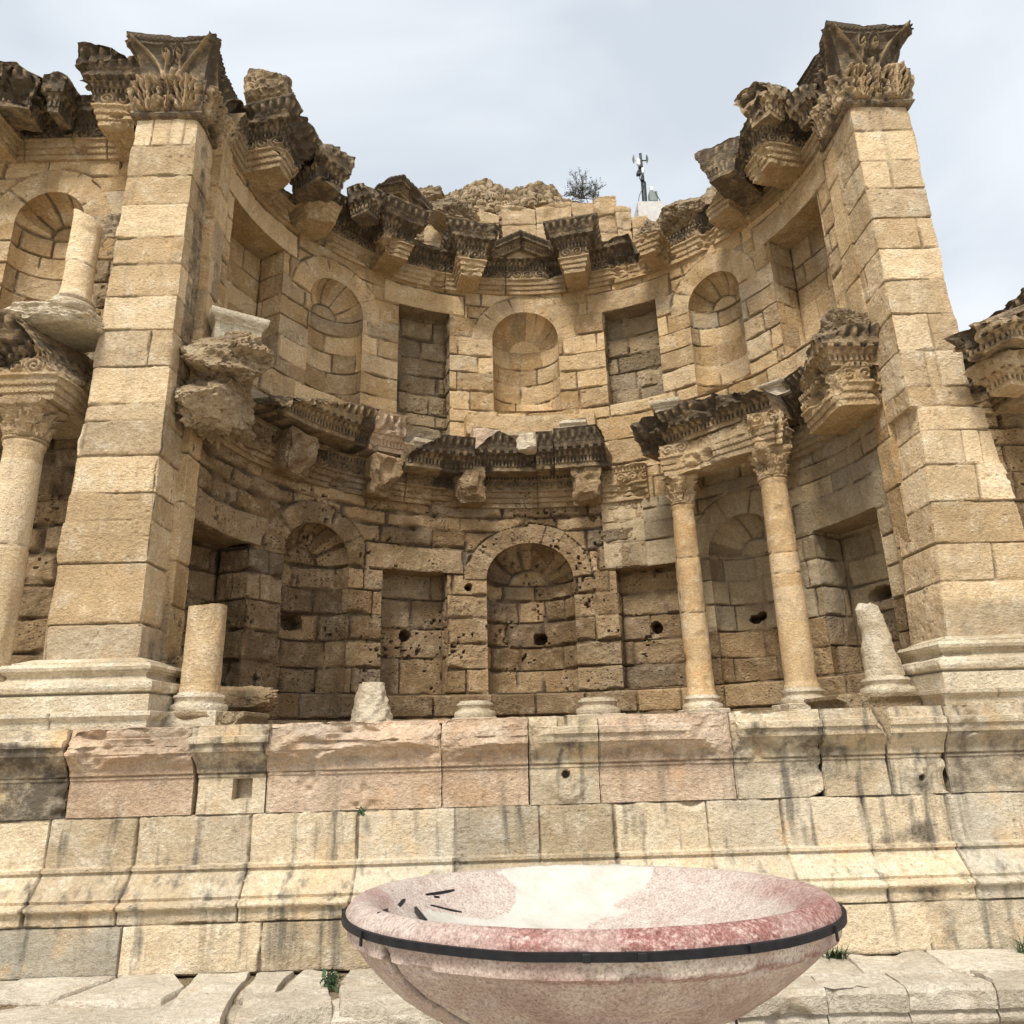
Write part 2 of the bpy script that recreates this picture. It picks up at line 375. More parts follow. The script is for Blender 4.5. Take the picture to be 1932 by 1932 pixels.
def niche_rect(geo, mapf, o, depth, courses, seed, ds=.02, wmin=.4, wmax=.8, **kw):
    path = [(o.a, 0), (o.a, -depth), (o.b, -depth), (o.b, 0)]
    xs, hs, nn, us = [], [], [], []; u = 0
    nrm = [(1, 0), (0, 1), (-1, 0)]
    for i in range(3):
        (a, b), (c, e) = path[i], path[i+1]; Ls = math.hypot(c-a, e-b); n = max(4, int(Ls/ds))
        for k in range(n+(1 if i == 2 else 0)):
            f = k/n; xs.append(a+(c-a)*f); hs.append(b+(e-b)*f); us.append(u+Ls*f)
            nv = nrm[i] if k or i == 0 else (nrm[i][0]+nrm[i-1][0], nrm[i][1]+nrm[i-1][1]); nn.append(nv)
        u += Ls
    nz = int((o.z1-o.z0)/ds)+1; z = np.linspace(o.z0, o.z1, nz)
    X = np.tile(xs, (nz, 1)); Hh = np.tile(hs, (nz, 1)); U = np.tile(us, (nz, 1)); Z = np.tile(z[:, None], (1, len(xs)))
    NX = np.tile([q[0] for q in nn], (nz, 1)); NH = np.tile([q[1] for q in nn], (nz, 1))
    P = mapf(X, Z, Hh); J = None
    D, r0, r1, r2, cx = blocks(U, Z, courses, seed, wmin, wmax)
    for q in (depth, depth+o.b-o.a): D = np.minimum(D, np.abs(U-q)+.004)
    d, A = surf(P, D, r0, r1, r2, seed, **kw)
    em = sstep(0, .06, np.minimum(U, u-U)); d = d*em
    geo.add(mapf(X+d*NX, Z, Hh+d*NH), A)
    for zc, fl in ((o.z1, 1), (o.z0, 0)):
        n1, n2 = max(6, int((o.b-o.a)/ds)), max(4, int(depth/ds)); XX, HH = np.meshgrid(np.linspace(o.a, o.b, n1), np.linspace(0, -depth-.02, n2))
        Pq = mapf(XX, np.full_like(XX, zc), HH); geo.add(mapf(XX, zc+fl*.02*fbm(Pq, 4, 3, seed)*sstep(0, .05, -HH), HH), [.5, .5, 0, .15])

# ------------------------------------------------------------------ lofted rectangular blocks
def resample(prof, dz=.016):
    out = []
    for (a, b), (c, e) in zip(prof[:-1], prof[1:]):
        n = max(1, int(math.hypot(c-a, e-b)/dz))
        for k in range(n): out.append((a+(c-a)*k/n, b+(e-b)*k/n))
    out.append(prof[-1]); return np.array(out)
def loft(geo, rect, prof, du=.016, disp=None, top=True, bottom=True, inset=None, A=None, sides=1):
    """rect = (x0, x1, y0, y1) at out = 0 (or a function of z); prof = [(out, z)...] bottom to top; front is y0"""
    pr = resample(prof, du); n = len(pr); o = pr[:, 0]; z = pr[:, 1]
    rc = np.array([rect(q) for q in z]) if callable(rect) else np.tile(rect, (n, 1)).astype(float)
    x0 = rc[:, 0]-sides*o; x1 = rc[:, 1]+sides*o; y0 = rc[:, 2]-o; y1 = rc[:, 3]+(0 if inset else 1)*o
    nx = max(4, int(np.max(x1-x0)/du)); ny = max(3, int(np.max(y1-y0)/du))
    f = np.arange(nx)/nx; g = np.arange(ny)/ny
    X = np.concatenate([x0[:, None]+(x1-x0)[:, None]*f, np.repeat(x1[:, None], ny, 1), x1[:, None]+(x0-x1)[:, None]*f, np.repeat(x0[:, None], ny, 1)], 1)
    Y = np.concatenate([np.repeat(y0[:, None], nx, 1), y0[:, None]+(y1-y0)[:, None]*g, np.repeat(y1[:, None], nx, 1), y1[:, None]+(y0-y1)[:, None]*g], 1)
    Z = np.repeat(z[:, None], X.shape[1], 1)
    m_ = X.shape[1]; NX = np.zeros(m_); NY = np.zeros(m_); NY[:nx] = -1; NX[nx:nx+ny] = 1; NY[nx+ny:2*nx+ny] = 1; NX[2*nx+ny:] = -1
    NX[0] = -1; NX[nx] = 1; NY[nx] = -1; NX[nx+ny] = 1; NY[nx+ny] = 1; NX[2*nx+ny] = -1; NY[2*nx+ny] = 1
    face = np.zeros(m_, int); face[nx:nx+ny] = 1; face[nx+ny:2*nx+ny] = 2; face[2*nx+ny:] = 3; U = np.where((face % 2 == 0)[None], X, Y)
    P = v3(X, Y, Z)
    if disp is not None:
        d, A_ = disp(P, U, Z, np.tile(face, (n, 1)), rc, np.tile(o[:, None], (1, m_)))
        P = P + v3(NX[None]*d, NY[None]*d, 0*d)
        if A is None: A = A_
    if A is None: A = np.tile([.5, .5, 0, 0], (n, m_, 1)).astype(float)
    A = np.broadcast_to(np.asarray(A, float), (n, m_, 4))
    geo.add(P, A, wrap=True)
    for k, on in ((0, bottom), (n-1, top)):
        if not on: continue
        lp = P[k]; b = lp[:nx+1]; r = lp[nx:nx+ny+1]; t = lp[nx+ny:2*nx+ny+1][::-1]; l = np.concatenate([lp[2*nx+ny:], lp[:1]])[::-1]
        uu = np.linspace(0, 1, nx+1)[None, :, None]; vv = np.linspace(0, 1, ny+1)[:, None, None]
        G = (1-vv)*b[None]+vv*t[None]+(1-uu)*l[:, None]+uu*r[:, None]-((1-uu)*(1-vv)*b[0]+uu*(1-vv)*b[-1]+(1-uu)*vv*t[0]+uu*vv*t[-1])
        e = np.minimum(np.minimum(uu, 1-uu)*nx, np.minimum(vv, 1-vv)*ny)[..., 0]; e = np.clip(e/3, 0, 1)
        G[..., 2] += e*.014*fbm(G, 7, 3, 77)
        aa = A[k].mean(0)
        geo.add(G, aa, flip=(k == 0))
    return geo
def worn(V, amp=.008, sc=9, seed=0, big=0., bsc=2.2):
    n = np.stack([fbm(V, sc, 3, seed+k*7) for k in range(3)], -1)*amp
    if big: n = n+np.stack([fbm(V, bsc, 2, seed+k*5+50) for k in range(3)], -1)*big
    return V+n
def fracture(V, planes, rough=.03, seed=0):
    """push everything beyond each plane back onto it, with a rough broken face"""
    for i, (p, n) in enumerate(planes):
        n = np.array(n, float); n = n/np.linalg.norm(n)
        d = (V-np.array(p, float))@n + rough*1.4*fbm(V, 4.5, 4, seed+i*13) + rough*.5*fbm(V, 16, 2, seed+i*13+5)
        V = V-np.maximum(d, 0)[:, None]*n
    return V
def place(o, T, n):
    def f(V): return o[None, :3]*np.array([1, 1, 0]) + V[:, :1]*T[None]+V[:, 1:2]*(-n)[None]+v3(0*V[:, 2], 0*V[:, 2], V[:, 2])
    return f
def boulder(size, seed, amp=.22, n=40, planes=6, sc=1.6):
    """an angular broken stone"""
    rs = np.random.RandomState(seed); th_ = np.linspace(0, math.pi, n); ph = np.linspace(0, 2*math.pi, 2*n)
    T_, P_ = np.meshgrid(th_, ph[:-1], indexing='ij')
    D = v3(np.sin(T_)*np.cos(P_), np.sin(T_)*np.sin(P_), np.cos(T_))
    k = 4.; D = D/((np.abs(D)**k).sum(-1)**(1/k))[..., None]      # squarish
    r = 1+amp*fbm(D, sc, 4, seed)+amp*.35*fbm(D, sc*4, 3, seed+3); D = D*r[..., None]; D = D*(1-amp*.5*(1-np.abs(fbm(D, sc*2.2, 4, seed+9))*3).clip(0, 1)[..., None]*.45+amp*.3*fbm(D, sc*9, 3, seed+11)[..., None])
    V = D.reshape(-1, 3)
    for i in range(planes):
        nn = rs.normal(size=3); nn /= np.linalg.norm(nn); d = V@nn-(.72+.22*rs.rand())+.05*fbm(V, 5, 3, seed+i); V = V-np.maximum(d, 0)[:, None]*nn
    V = V*(1+amp*.30*fbm(V, 5.5, 4, seed+21)-amp*.35*sstep(.50, .72, noise(V, 3.6, seed+22)*.7+.35*noise(V, 9, seed+23)))[:, None]
    return (V*np.array(size)/2).reshape(D.shape)
def boulder_geo(g, c, size, seed, rot=0., crust=.3, **k):
    B = boulder(size, seed, **k); V = B.reshape(-1, 3); cs, sn = math.cos(rot), math.sin(rot)
    V = np.stack([V[:, 0]*cs-V[:, 1]*sn, V[:, 0]*sn+V[:, 1]*cs, V[:, 2]], -1)+np.array(c)
    A = np.zeros((*B.shape[:2], 4)); A[..., 0] = noise(V, 3, seed).reshape(B.shape[:2]); A[..., 1] = .6
    up = np.clip((B[..., 2]/size[2]*2), -1, 1); A[..., 2] = np.clip(crust+.25*up, 0, 1)
    g.add(V.reshape(B.shape), A, wrap=True); return g
def lathe(geo, c, prof, n=56, disp=None, dz=.02, A=None, cap=True):
    pr = resample(prof, dz)
    if cap: pr = np.concatenate([[[.0005, pr[0, 1]]], pr, [[.0005, pr[-1, 1]]]])
    th_ = np.linspace(0, 2*math.pi, n+1)[:-1]; R_, T_ = np.meshgrid(pr[:, 0], th_, indexing='ij'); Z = np.repeat(pr[:, 1:2], n, 1)
    P = v3(c[0]+R_*np.sin(T_), c[1]-R_*np.cos(T_), Z)
    Aq = None
    if disp is not None:
        d, Aq = disp(P, T_, Z, R_); R2 = np.maximum(R_+d*(R_ > .01), .0004); P = v3(c[0]+R2*np.sin(T_), c[1]-R2*np.cos(T_), Z)
    geo.add(P, A if A is not None else Aq, wrap=True); return geo
def tube(geo, pts, r, n=8, A=None):
    pts = np.array(pts, float); r = np.broadcast_to(np.asarray(r, float), (len(pts),))
    t = np.gradient(pts, axis=0); t /= np.linalg.norm(t, axis=1)[:, None]+1e-9
    up = np.array([0, 0, 1.]) if abs(t[0, 2]) < .9 else np.array([1., 0, 0]); a = np.cross(t, up); a /= np.linalg.norm(a, axis=1)[:, None]+1e-9; b = np.cross(t, a)
    th_ = np.linspace(0, 2*math.pi, n+1)[:-1]
    P = pts[:, None]+r[:, None, None]*(np.cos(th_)[None, :, None]*a[:, None]+np.sin(th_)[None, :, None]*b[:, None])
    P = np.concatenate([np.repeat(pts[:1, None], n, 1), P, np.repeat(pts[-1:, None], n, 1)])
    geo.add(P, A, wrap=True); return geo
def bevel_box(geo, c, size, A=None, b=.006, rotz=0., tilt=(0, 0)):
    x, y, z = [q/2 for q in size]; lv = [(-b, -z), (0, -z+b), (0, z-b), (-b, z)]
    g = Geo(); loft(g, (-x, x, -y, y), lv, du=max(size)/3, A=A if A is not None else [.5, .5, 0, 0])
    R = Matrix.Rotation(rotz, 3, 'Z') @ Matrix.Rotation(tilt[0], 3, 'X') @ Matrix.Rotation(tilt[1], 3, 'Y'); Rn = np.array(R)
    for v, t, f in zip(g.V, g.T, g.F): geo.V.append(v@Rn.T+np.array(c)); geo.T.append(t); geo.F.append(f+geo.n)
    geo.n += g.n; return geo

# ================================================================== THE APSE
ENT = [(-.12, 0), (.0, 0), (0, .08), (.026, .085), (.026, .165), (.052, .17), (.052, .25), (.085, .265), (.085, .29), (.055, .30), (.075, .38), (.065, .465), (.085, .48), (.085, .54),
       (.105, .555), (.125, .60), (.145, .615), (.20, .64), (.205, .72), (.22, .735), (.265, .80), (.30, .90), (.305, .94), (.2, .955), (-.5, .965)]
def ent_detail(U, zr, P, seed, wear=1.):
    d = np.zeros_like(U)
    for a in (.083, .167): d += .009*np.cos(2*math.pi*U/.05)*np.exp(-((zr-a)/.009)**2)-.006*np.exp(-((zr-a)/.012)**2)
    fz = sstep(.30, .315, zr)*(1-sstep(.455, .47, zr))
    x = (U/.21) % 1-.5; k = np.floor(U/.21); y = (zr-.385)/.19; r = np.hypot(x, y); th_ = np.arctan2(y, x*np.where(k % 2 == 0, 1, -1))
    rel = .5+.5*np.cos(th_-22*r); rel = np.where(r < .46, rel, .2+.5*noise(P, 38, seed)); d += fz*(.036*(rel-.75))
    d -= .034*sstep(.478, .484, zr)*(1-sstep(.536, .542, zr))*((U/.062) % 1 > .58)
    d += .018*(sstep(.55, .56, zr)*(1-sstep(.605, .612, zr)))*(np.abs(np.sin(math.pi*U/.085))*1.6-1.2)
    d -= .05*(sstep(.614, .622, zr)*(1-sstep(.64, .65, zr)))*((U/.15) % 1 > .5)
    sm = sstep(.74, .76, zr)*(1-sstep(.89, .91, zr)); d += sm*.03*(np.cos(2*math.pi*U/.13)*np.cos((zr-.82)*22)-.3+.7*(noise(P, 30, seed+4)-.5))
    d += .010*wear*fbm(P, 9, 4, seed)+.006*wear*fbm(P, 40, 2, seed+1)
    d -= wear*.10*sstep(.60, .84, noise(P, 3.4, seed+2)*.75+.3*noise(P, 13, seed+3))
    return d
def ent_tint(zr, P, seed, lo=.10, hi=.95, d=None):
    A = np.zeros((*zr.shape, 4)); A[..., 0] = noise(P, 1.3, seed+5); A[..., 1] = noise(P, 1.1, seed+6)
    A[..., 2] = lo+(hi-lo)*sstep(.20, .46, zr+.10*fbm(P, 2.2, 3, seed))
    if d is not None: A[..., 2] = np.clip(A[..., 2]*(1-np.clip((d+.004)*16, -.55, .62)), 0, 1)  # carved recesses tinted darker, ridges paler, following the relief
    return A
def ent_ring(geo, mapf, s0, s1, z0, ztop, seed, wear=1., base=0., ds=.016, lo=.10, hi=.95, prof=ENT, mirror=False):
    pr = resample(prof, .014); o = pr[:, 0]+base; zr = pr[:, 1]; ns = int((s1-s0)/ds)+1
    S, ZR = np.meshgrid(np.linspace(s0, s1, ns), zr); O = np.repeat(o[:, None], ns, 1)
    P = mapf(S, z0+ZR, O); d = ent_detail(S, ZR, P, seed, wear)
    zt = ztop(S[0]); om = np.interp(zt, zr, np.maximum.accumulate(o))
    up = ZR > zt[None]; H = np.where(up, np.minimum(O, om[None]), O+d); Zc = np.minimum(ZR, zt[None])
    H = np.where(up & (O > base-.3), H-.10*sstep(0, .3, ZR-zt[None]), H)
    Zc = Zc+np.where(up, .03*fbm(P, 8, 3, seed+4), 0)
    jn = np.abs(((S+.3*seed) % 1.15)-.02); A = ent_tint(ZR, P, seed, lo, hi, d); g = np.exp(-(jn/.009)**2)*(ZR < .6); H = H-.025*g; A[..., 3] = g*.8
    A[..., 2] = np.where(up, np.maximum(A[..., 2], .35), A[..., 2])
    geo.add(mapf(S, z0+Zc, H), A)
    for q in (0, -1):                                     # close the cut ends
        a = mapf(S[:, q], z0+Zc[:, q], H[:, q]); b = mapf(S[:, q], z0+Zc[:, q], H[:, q]*0-.12)
        geo.add(np.stack([a, b], 1), [.5, .5, .4, 0])
def bracket_geo(w, proj, z0, seed, hmax=.965, planes=(), lo=.10, hi=.80, oscale=1., wear=1., rough=.03, prof=ENT, back=.15, amp=.006):
    g = Geo(); pr = [(o*oscale, z) for o, z in prof if z <= hmax and not (o < -.05 and z > .5)]
    pr = [(o, z0+z) for o, z in pr]
    if hmax < .9: pr.append((pr[-1][0], z0+hmax))
    def dsp(P, U, Z, f, rc, o):
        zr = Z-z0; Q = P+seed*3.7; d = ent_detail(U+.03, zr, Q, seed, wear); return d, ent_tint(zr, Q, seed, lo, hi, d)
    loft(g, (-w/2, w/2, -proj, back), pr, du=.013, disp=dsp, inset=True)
    def f(V):
        V = worn(V+0, amp, 10, seed, .012)
        return fracture(V, planes, rough, seed) if planes else V
    return g.xform(f)

aps = empty('apse_wall', (EX, EY+EB, .28), 'tall curved two-storey apse wall of tan limestone with rows of niches', 'wall')
def wall_hit(px, py, h):                                    # point where a line of sight meets the wall pushed back by h
    for t in np.linspace(8.3, 13, 1600):
        q = at(px, py, t)
        if ((q[0]-EX)/(EA-h))**2+((q[1]-EY)/(EB-h))**2 >= 1 and q[1] > EY: return q
for px, py, h, r in ((765, 1200, -.36, .085), (1021, 1206, -.56, .11), (1238, 1183, -.36, .09), (548, 1172, -.38, .12), (1664, 1118, -.55, .10), (884, 1108, .0, .06), (1425, 1168, -.45, .07), (1437, 1162, -.45, .06), (400, 1150, -.5, .1)):
    HOLES.append((wall_hit(px, py, h), r))
cs_low = [.30, .68, 1.06, 1.46, 1.86, 2.24, 2.58, 2.96, 3.32, 3.56]
cs_up = [4.40, 4.86, 5.30, 5.54, 5.92, 6.28, 6.62, 7.0, 7.40, 7.66]
def A_(a, b, z0, zs, top): sa, sb = s_of(a), s_of(b); return Arch((sa+sb)/2, (sb-sa)/2, z0, zs, top)
def R_(a, b, z0, z1): return Rect(s_of(a), s_of(b), z0, z1)
low_open = [R_(177.5, 158.8, .68, 2.60), A_(149.6, 133, .68, 2.60, 3.15), R_(124.9, 109.7, .68, 2.60), A_(100.7, 80.9, .68, 2.50, 3.13), R_(71.2, 57.5, .68, 2.60), A_(49.6, 32.8, .70, 2.62, 3.17), R_(24.2, 6.2, .70, 2.63)]
up_open = [R_(174.5, 155.5, 5.35, 7.40), A_(146.9, 131.9, 5.30, 6.90, 7.42), R_(122.4, 109.1, 4.80, 7.43), A_(98.2, 81.6, 5.55, 6.97, 7.56), R_(70, 56.2, 5.53, 7.38), A_(48, 34, 5.35, 6.93, 7.42), R_(24.3, 7, 5.35, 7.38)]
s12 = s_of(58)
def lowtint(S, Z, A):                                       # restored paler stone on the right half of the lower storey
    A = A.copy(); return A
# lower storey, old brown part and restored paler part
sA = s_of(64)
g = Geo(); wall(g, apse, S_L-.12, sA, .28, 3.74, cs_low, 11, low_open, rough=.030, big=.022, pits=.05, off=.022, edge=.010, chip=2.6, wmin=.45, wmax=1.25, gd=.05, gw=.010)
build('masonry', g, M_low, aps, 'dark brown pitted masonry of the lower storey')
g = Geo(); wall(g, apse, sA, S_R+.12, .28, 3.74, cs_low, 12, low_open, rough=.012, pits=.01, off=.008, chip=1.2, wmin=.6, wmax=1.5, gd=.03, gw=.007)
two_tone(build('masonry', g, M_newlow, aps, 'smoother paler restored masonry of the lower storey'), M_low, 1.46)
g = Geo(); wall(g, lambda s, z, h: apse(s, z, h+.014), s_of(73.5), s_of(63.8), 2.605, 3.74, [2.605, 3.02, 3.4], 13, rough=.008, gd=.03, wmin=.6, wmax=1.2); build('lintel_facing', g, M_newlow, aps)
g = Geo(); wall(g, apse, S_L-.12, S_R+.12, 4.30, 7.92, cs_up, 21, up_open, rough=.016, big=.012, pits=.018, off=.014, chip=2.0, wmin=.5, wmax=1.3, gd=.036, gw=.007)
build('masonry', g, M_up, aps, 'honey coloured masonry of the upper storey')
# flat strips that close the wall against the piers
for xa, xb in ((-4.3, -3.655), (4.605, 5.2)):
    g = Geo()
    def dps(P, U, Z, f, rc, o): D, r0, r1, r2, cx = blocks(U, Z, [.3, .9, 1.5, 2.0, 2.7, 3.3, 3.9, 4.4, 4.95, 5.5, 6.0, 6.6, 7.1, 7.6], 23, 3, 4); return surf(P, D, r0, r1, r2, 23, rough=.01, gd=.03, gw=.006)
    loft(g, (xa, xb, 8.0, 8.32), [(0, .28), (0, 7.92)], du=.02, disp=dps); build('edge_strip', g, M_up, aps)
# niches
for k, o in enumerate(low_open):
    new = k >= 5; mt = M_newlow if new else M_low; g = Geo()
    kw = dict(rough=.012, pits=.01, gd=.03) if new else dict(rough=.028, big=.015, pits=.05, off=.02, edge=.008, gd=.045, chip=2.2)
    if isinstance(o, Arch): niche_arch(g, apse, o, o.w*.82, cs_low, 31+k, **kw); nm = 'arched_niche'
    else: niche_rect(g, apse, o, .55 if k in (0, 6) else .36, [.68, 1.25, 1.72, 2.2] if k == 2 else cs_low, 31+k, wmin=.6, wmax=1.4, **kw); nm = 'rectangular_niche'
    q = build(nm, g, mt, aps)
    if new: two_tone(q, M_low, 1.46)
for k, o in enumerate(up_open):
    g = Geo(); mid = k in (2, 4)
    kw = dict(rough=.03, big=.03, pits=.03, off=.02, gd=.045, chip=2) if mid else dict(rough=.012, pits=.008, gd=.028, gw=.006)
    if isinstance(o, Arch): niche_arch(g, apse, o, o.w*.82, cs_up, 51+k, **kw); nm = 'arched_niche'
    else: niche_rect(g, apse, o, .5 if k in (0, 6) else .36, cs_up, 51+k, **kw); nm = 'rectangular_niche'
    build(nm, g, M_rub if mid else M_up, aps)
# base course round the foot of the apse, core and back of the wall
g = Geo(); wall(g, lambda s, z, h: apse(s, z, h+.07), S_L-.1, S_R+.1, .10, .69, [.1, .33, .68], 71, rough=.02, big=.012, off=.02, edge=.02, gd=.05, wmin=.5, wmax=1.1, edgefn=lambda s, z: -.09*sstep(.64, .69, z))
build('base_course', g, M_low, aps)
g = Geo(); ns, nz = 300, 60
S, K = np.meshgrid(np.linspace(S_L-.02, S_R+.02, ns), np.arange(10)); tops = 8.28+.25*fbm(v3(S[0], 0, 0), .9, 3, 4)
zz = np.stack([0*tops, tops*.25, tops*.5, tops*.75, tops, tops+.05, tops+.05, tops*1., tops*.985, 0*tops+7.97]); hh = np.array([-1.5, -1.5, -1.5, -1.5, -1.45, -1.1, -.8, -.5, -.25, -.2])[:, None]*(.40+.60*sstep(0, 1.6, np.minimum(S-S_L, S_R-S)))
P = apse(S, zz-0*zz, hh); P = P+.05*v3(fbm(P, 3, 3, 1), fbm(P, 3, 3, 2), fbm(P, 3, 3, 3)); Acore = np.zeros((10, ns, 4)); Acore[..., 0] = .5; Acore[..., 2] = .3; g.add(P, Acore, flip=True)
build('wall_core', g, M_rub, aps)

# --------------------------------------------------- upper entablature: what stands of it between the brackets
def steps(pts):                                             # (deg, top) pairs -> top height function of s
    ss = np.array([s_of(d) for d, _ in pts]); hv = np.array([h for _, h in pts])
    return lambda s: np.interp(s, ss, hv)+.035*fbm(v3(s, 0*s, 0*s), 5, 3, 9)
zt_up = steps([(180, .6), (172, .6), (168, .5), (160, .40), (152, .5), (149, .55), (146, .92), (139, .95), (131, .95), (124, .93), (123, .78), (116, .72), (108, .70), (104, .72), (103, .66), (92, .64), (77, .66), (73, .70), (70.5, .70), (70, .76), (60.5, .78), (60, .42), (53, .46), (46, .56), (38, .64), (31, .62), (25, .62), (20, .55), (19, .68), (14.5, .6), (14, .25), (0, .2)])
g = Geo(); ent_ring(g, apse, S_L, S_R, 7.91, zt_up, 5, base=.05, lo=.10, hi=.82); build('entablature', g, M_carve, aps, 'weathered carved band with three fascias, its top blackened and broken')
def bracket(deg, w, proj, z0, seed, dx=0., rot=0., mat=None, label=None, name='bracket_block', **k):
    g = bracket_geo(w, proj, z0, seed, **k); o, T, n = frame(deg); c, s = math.cos(rot), math.sin(rot)
    T2, n2 = c*T+s*n, c*n-s*T; g.xform(place(o+dx*T, T2, n2)); return build(name, g, mat or M_carve, aps, label)
# (angle, width, projection, seed, kwargs)
bracket(169.5, .44, .60, 7.91, 101, hmax=.965, planes=[((.1, -.55, 7.95), (.6, -.7, -.55))], rough=.04)
bracket(150.3, .46, .62, 7.91, 102, hmax=.46, planes=[((-.1, -.52, 8.0), (-.7, -.6, -.4)), ((0, -.5, 8.34), (-.2, -.5, .8)), ((.2, -.5, 8.0), (.8, -.4, -.3))], rough=.045, hi=.3)
bracket(127.2, .42, .60, 7.91, 103, hmax=.965)
bracket(104.8, .38, .58, 7.91, 104, hmax=.965)
bracket(75.6, .38, .60, 7.91, 105, hmax=.965)
bracket(53.5, .34, .60, 7.91, 106, hmax=.40, hi=.35, planes=[((0, -.55, 8.3), (.3, -.3, .9))])
bracket(30.7, .46, .62, 7.91, 107, hmax=.47, planes=[((.0, -.56, 8.25), (-.5, -.4, .7)), ((-.23, -.5, 8.), (-.9, -.2, -.1))], rough=.04, hi=.4)
bracket(12.4, .46, .62, 7.91, 108, hmax=.965, planes=[((0, -.5, 8.75), (-.2, -.35, .9))], rough=.05)
# small gables that close the tops of the bracket at the left and of the centre bay
def gable(deg, w, h, z0, proj, thick, seed, dx=0., cut=()):
    g = Geo(); o, T, n = frame(deg)
    def prism(pr, y0, y1, B, tym=False):
        pass
    # tympanum slab
    nx, nz_ = int(w/.015), int(h/.015); X, V = np.meshgrid(np.linspace(-w/2, w/2, nx), np.linspace(0, 1, nz_)); top = h*(1-np.abs(X)/(w/2))*.98+.03; Z = z0+V*top
    P = v3(X+seed, -proj+0*X, Z); rel = .03*fbm(P, 11, 3, seed)-.02; sc = np.hypot((np.abs(X)-.14)/.11, (Z-z0-.10)/.09); rel += .03*np.cos(8*sc)*(sc < 1)
    At = np.zeros((*X.shape, 4)); At[..., 0] = .6; At[..., 1] = .4; At[..., 2] = .35; g.add(v3(X, -proj+.08-rel, Z), At)
    # raking cornices
    for sg in (-1, 1):
        ln = math.hypot(w/2, h); U = np.linspace(0, ln, int(ln/.015)); pr = resample([(-.35, -.02), (.0, -.02), (.0, .03), (.025, .04), (.025, .085), (.05, .095), (.06, .12), (.13, .13), (.13, .17), (.17, .22), (.17, .25), (-.35, .26)], .014)
        UU, K = np.meshgrid(U, np.arange(len(pr))); O = pr[K, 0]; Q = pr[K, 1]
        Pn = v3(UU+7*sg+seed, O, Q); d = -.03*((UU/.062) % 1 > .55)*(Q > .04)*(Q < .085)+.02*(np.abs(np.sin(math.pi*UU/.09))-.6)*(Q > .17)+.012*fbm(Pn, 9, 3, seed)-.07*sstep(.6, .8, noise(Pn, 3.2, seed+1))
        ca, sa = (w/2)/ln, h/ln; X = sg*(-w/2+UU*ca-Q*sa*0); Z = z0+UU*sa+Q
        Ar = np.zeros((*UU.shape, 4)); Ar[..., 0] = noise(Pn, 2, seed); Ar[..., 1] = .5; Ar[..., 2] = .55+.4*sstep(.05, .2, Q); g.add(v3(X, -proj-O-d, Z), Ar, flip=(sg < 0))
        for q in (0, -1): g.add(np.stack([v3(X[:, q], -proj-O[:, q], Z[:, q]), v3(X[:, q], -proj+.35+0*X[:, q], Z[:, q])], 1), [.4, .5, .7, 0])
    g.xform(lambda V: fracture(V, cut, .04, seed) if cut else V)
    g.xform(place(o+dx*T, T, n)); return g
build('pediment', gable(90.3, 1.9, .46, 8.43, .14, .3, 61, cut=[((-.7, -.2, 8.8), (-.7, 0, .7)), ((.72, -.2, 8.8), (.8, 0, .6))]), M_carve, aps, 'small carved pediment over the middle bay of the upper cornice')
build('pediment', gable(127.2, 1.15, .40, 8.80, .66, .3, 62, cut=[((-.5, -.6, 8.95), (-.8, 0, .5))]), M_carve, aps, 'steep broken gable on the upper cornice left of the middle')

# --------------------------------------------------- lower entablature
def low_top(pts): return steps(pts)
zt_low = steps([(180, .5), (150, .55), (100, .56), (60, .56), (0, .56)])
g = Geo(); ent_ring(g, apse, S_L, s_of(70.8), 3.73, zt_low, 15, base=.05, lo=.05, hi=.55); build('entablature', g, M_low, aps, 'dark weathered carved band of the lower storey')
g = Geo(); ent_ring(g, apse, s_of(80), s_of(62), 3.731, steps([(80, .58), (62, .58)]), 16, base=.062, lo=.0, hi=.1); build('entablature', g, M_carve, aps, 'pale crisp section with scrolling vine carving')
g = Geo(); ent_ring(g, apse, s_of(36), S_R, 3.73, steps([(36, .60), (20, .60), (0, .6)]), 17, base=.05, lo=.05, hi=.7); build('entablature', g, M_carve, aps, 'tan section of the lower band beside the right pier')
g = Geo(); wall(g, lambda s, z, h: apse(s, z, h-.02), s_of(66), s_of(34), 3.6, 4.4, [3.72, 4.1], 18, gd=.03); build('masonry', g, M_up, aps)
def lump(deg, w, proj, z0, h, seed, mat=M_low, planes=(), rough=.05, dx=0., crust=.15, y1=.1, name='bracket_block', label=None, big=.04):
    g = Geo()
    def dsp(P, U, Z, f, rc, o): Q = P+seed; d = .03*fbm(Q, 5, 4, seed)+.014*fbm(Q, 18, 3, seed+1)-.06*sstep(.55, .75, noise(Q, 7, seed+2)); T = np.zeros((*d.shape, 4)); T[..., 0] = noise(Q, 2, seed); T[..., 1] = .5; T[..., 2] = crust; return d, T
    loft(g, (-w/2, w/2, -proj, y1), [(-.03, z0), (0, z0+.04), (0, z0+h-.04), (-.03, z0+h)], du=.018, disp=dsp, inset=True)
    g.xform(lambda V: fracture(worn(V, .012, 6, seed, big, 2), planes, rough, seed)); o, T, n = frame(deg); g.xform(place(o+dx*T, T, n)); return build(name, g, mat, aps, label)
lump(151, .52, .42, 3.70, .62, 201, planes=[((0, -.40, 3.9), (.2, -.8, -.4)), ((.22, -.3, 3.8), (.9, -.3, -.2))])
lump(127.3, .46, .55, 3.70, .60, 202, planes=[((.12, -.4, 3.8), (.8, -.3, -.6)), ((-.2, -.4, 3.85), (-.8, -.4, -.2)), ((0, -.5, 3.82), (.1, -.6, -.8))], crust=.0)
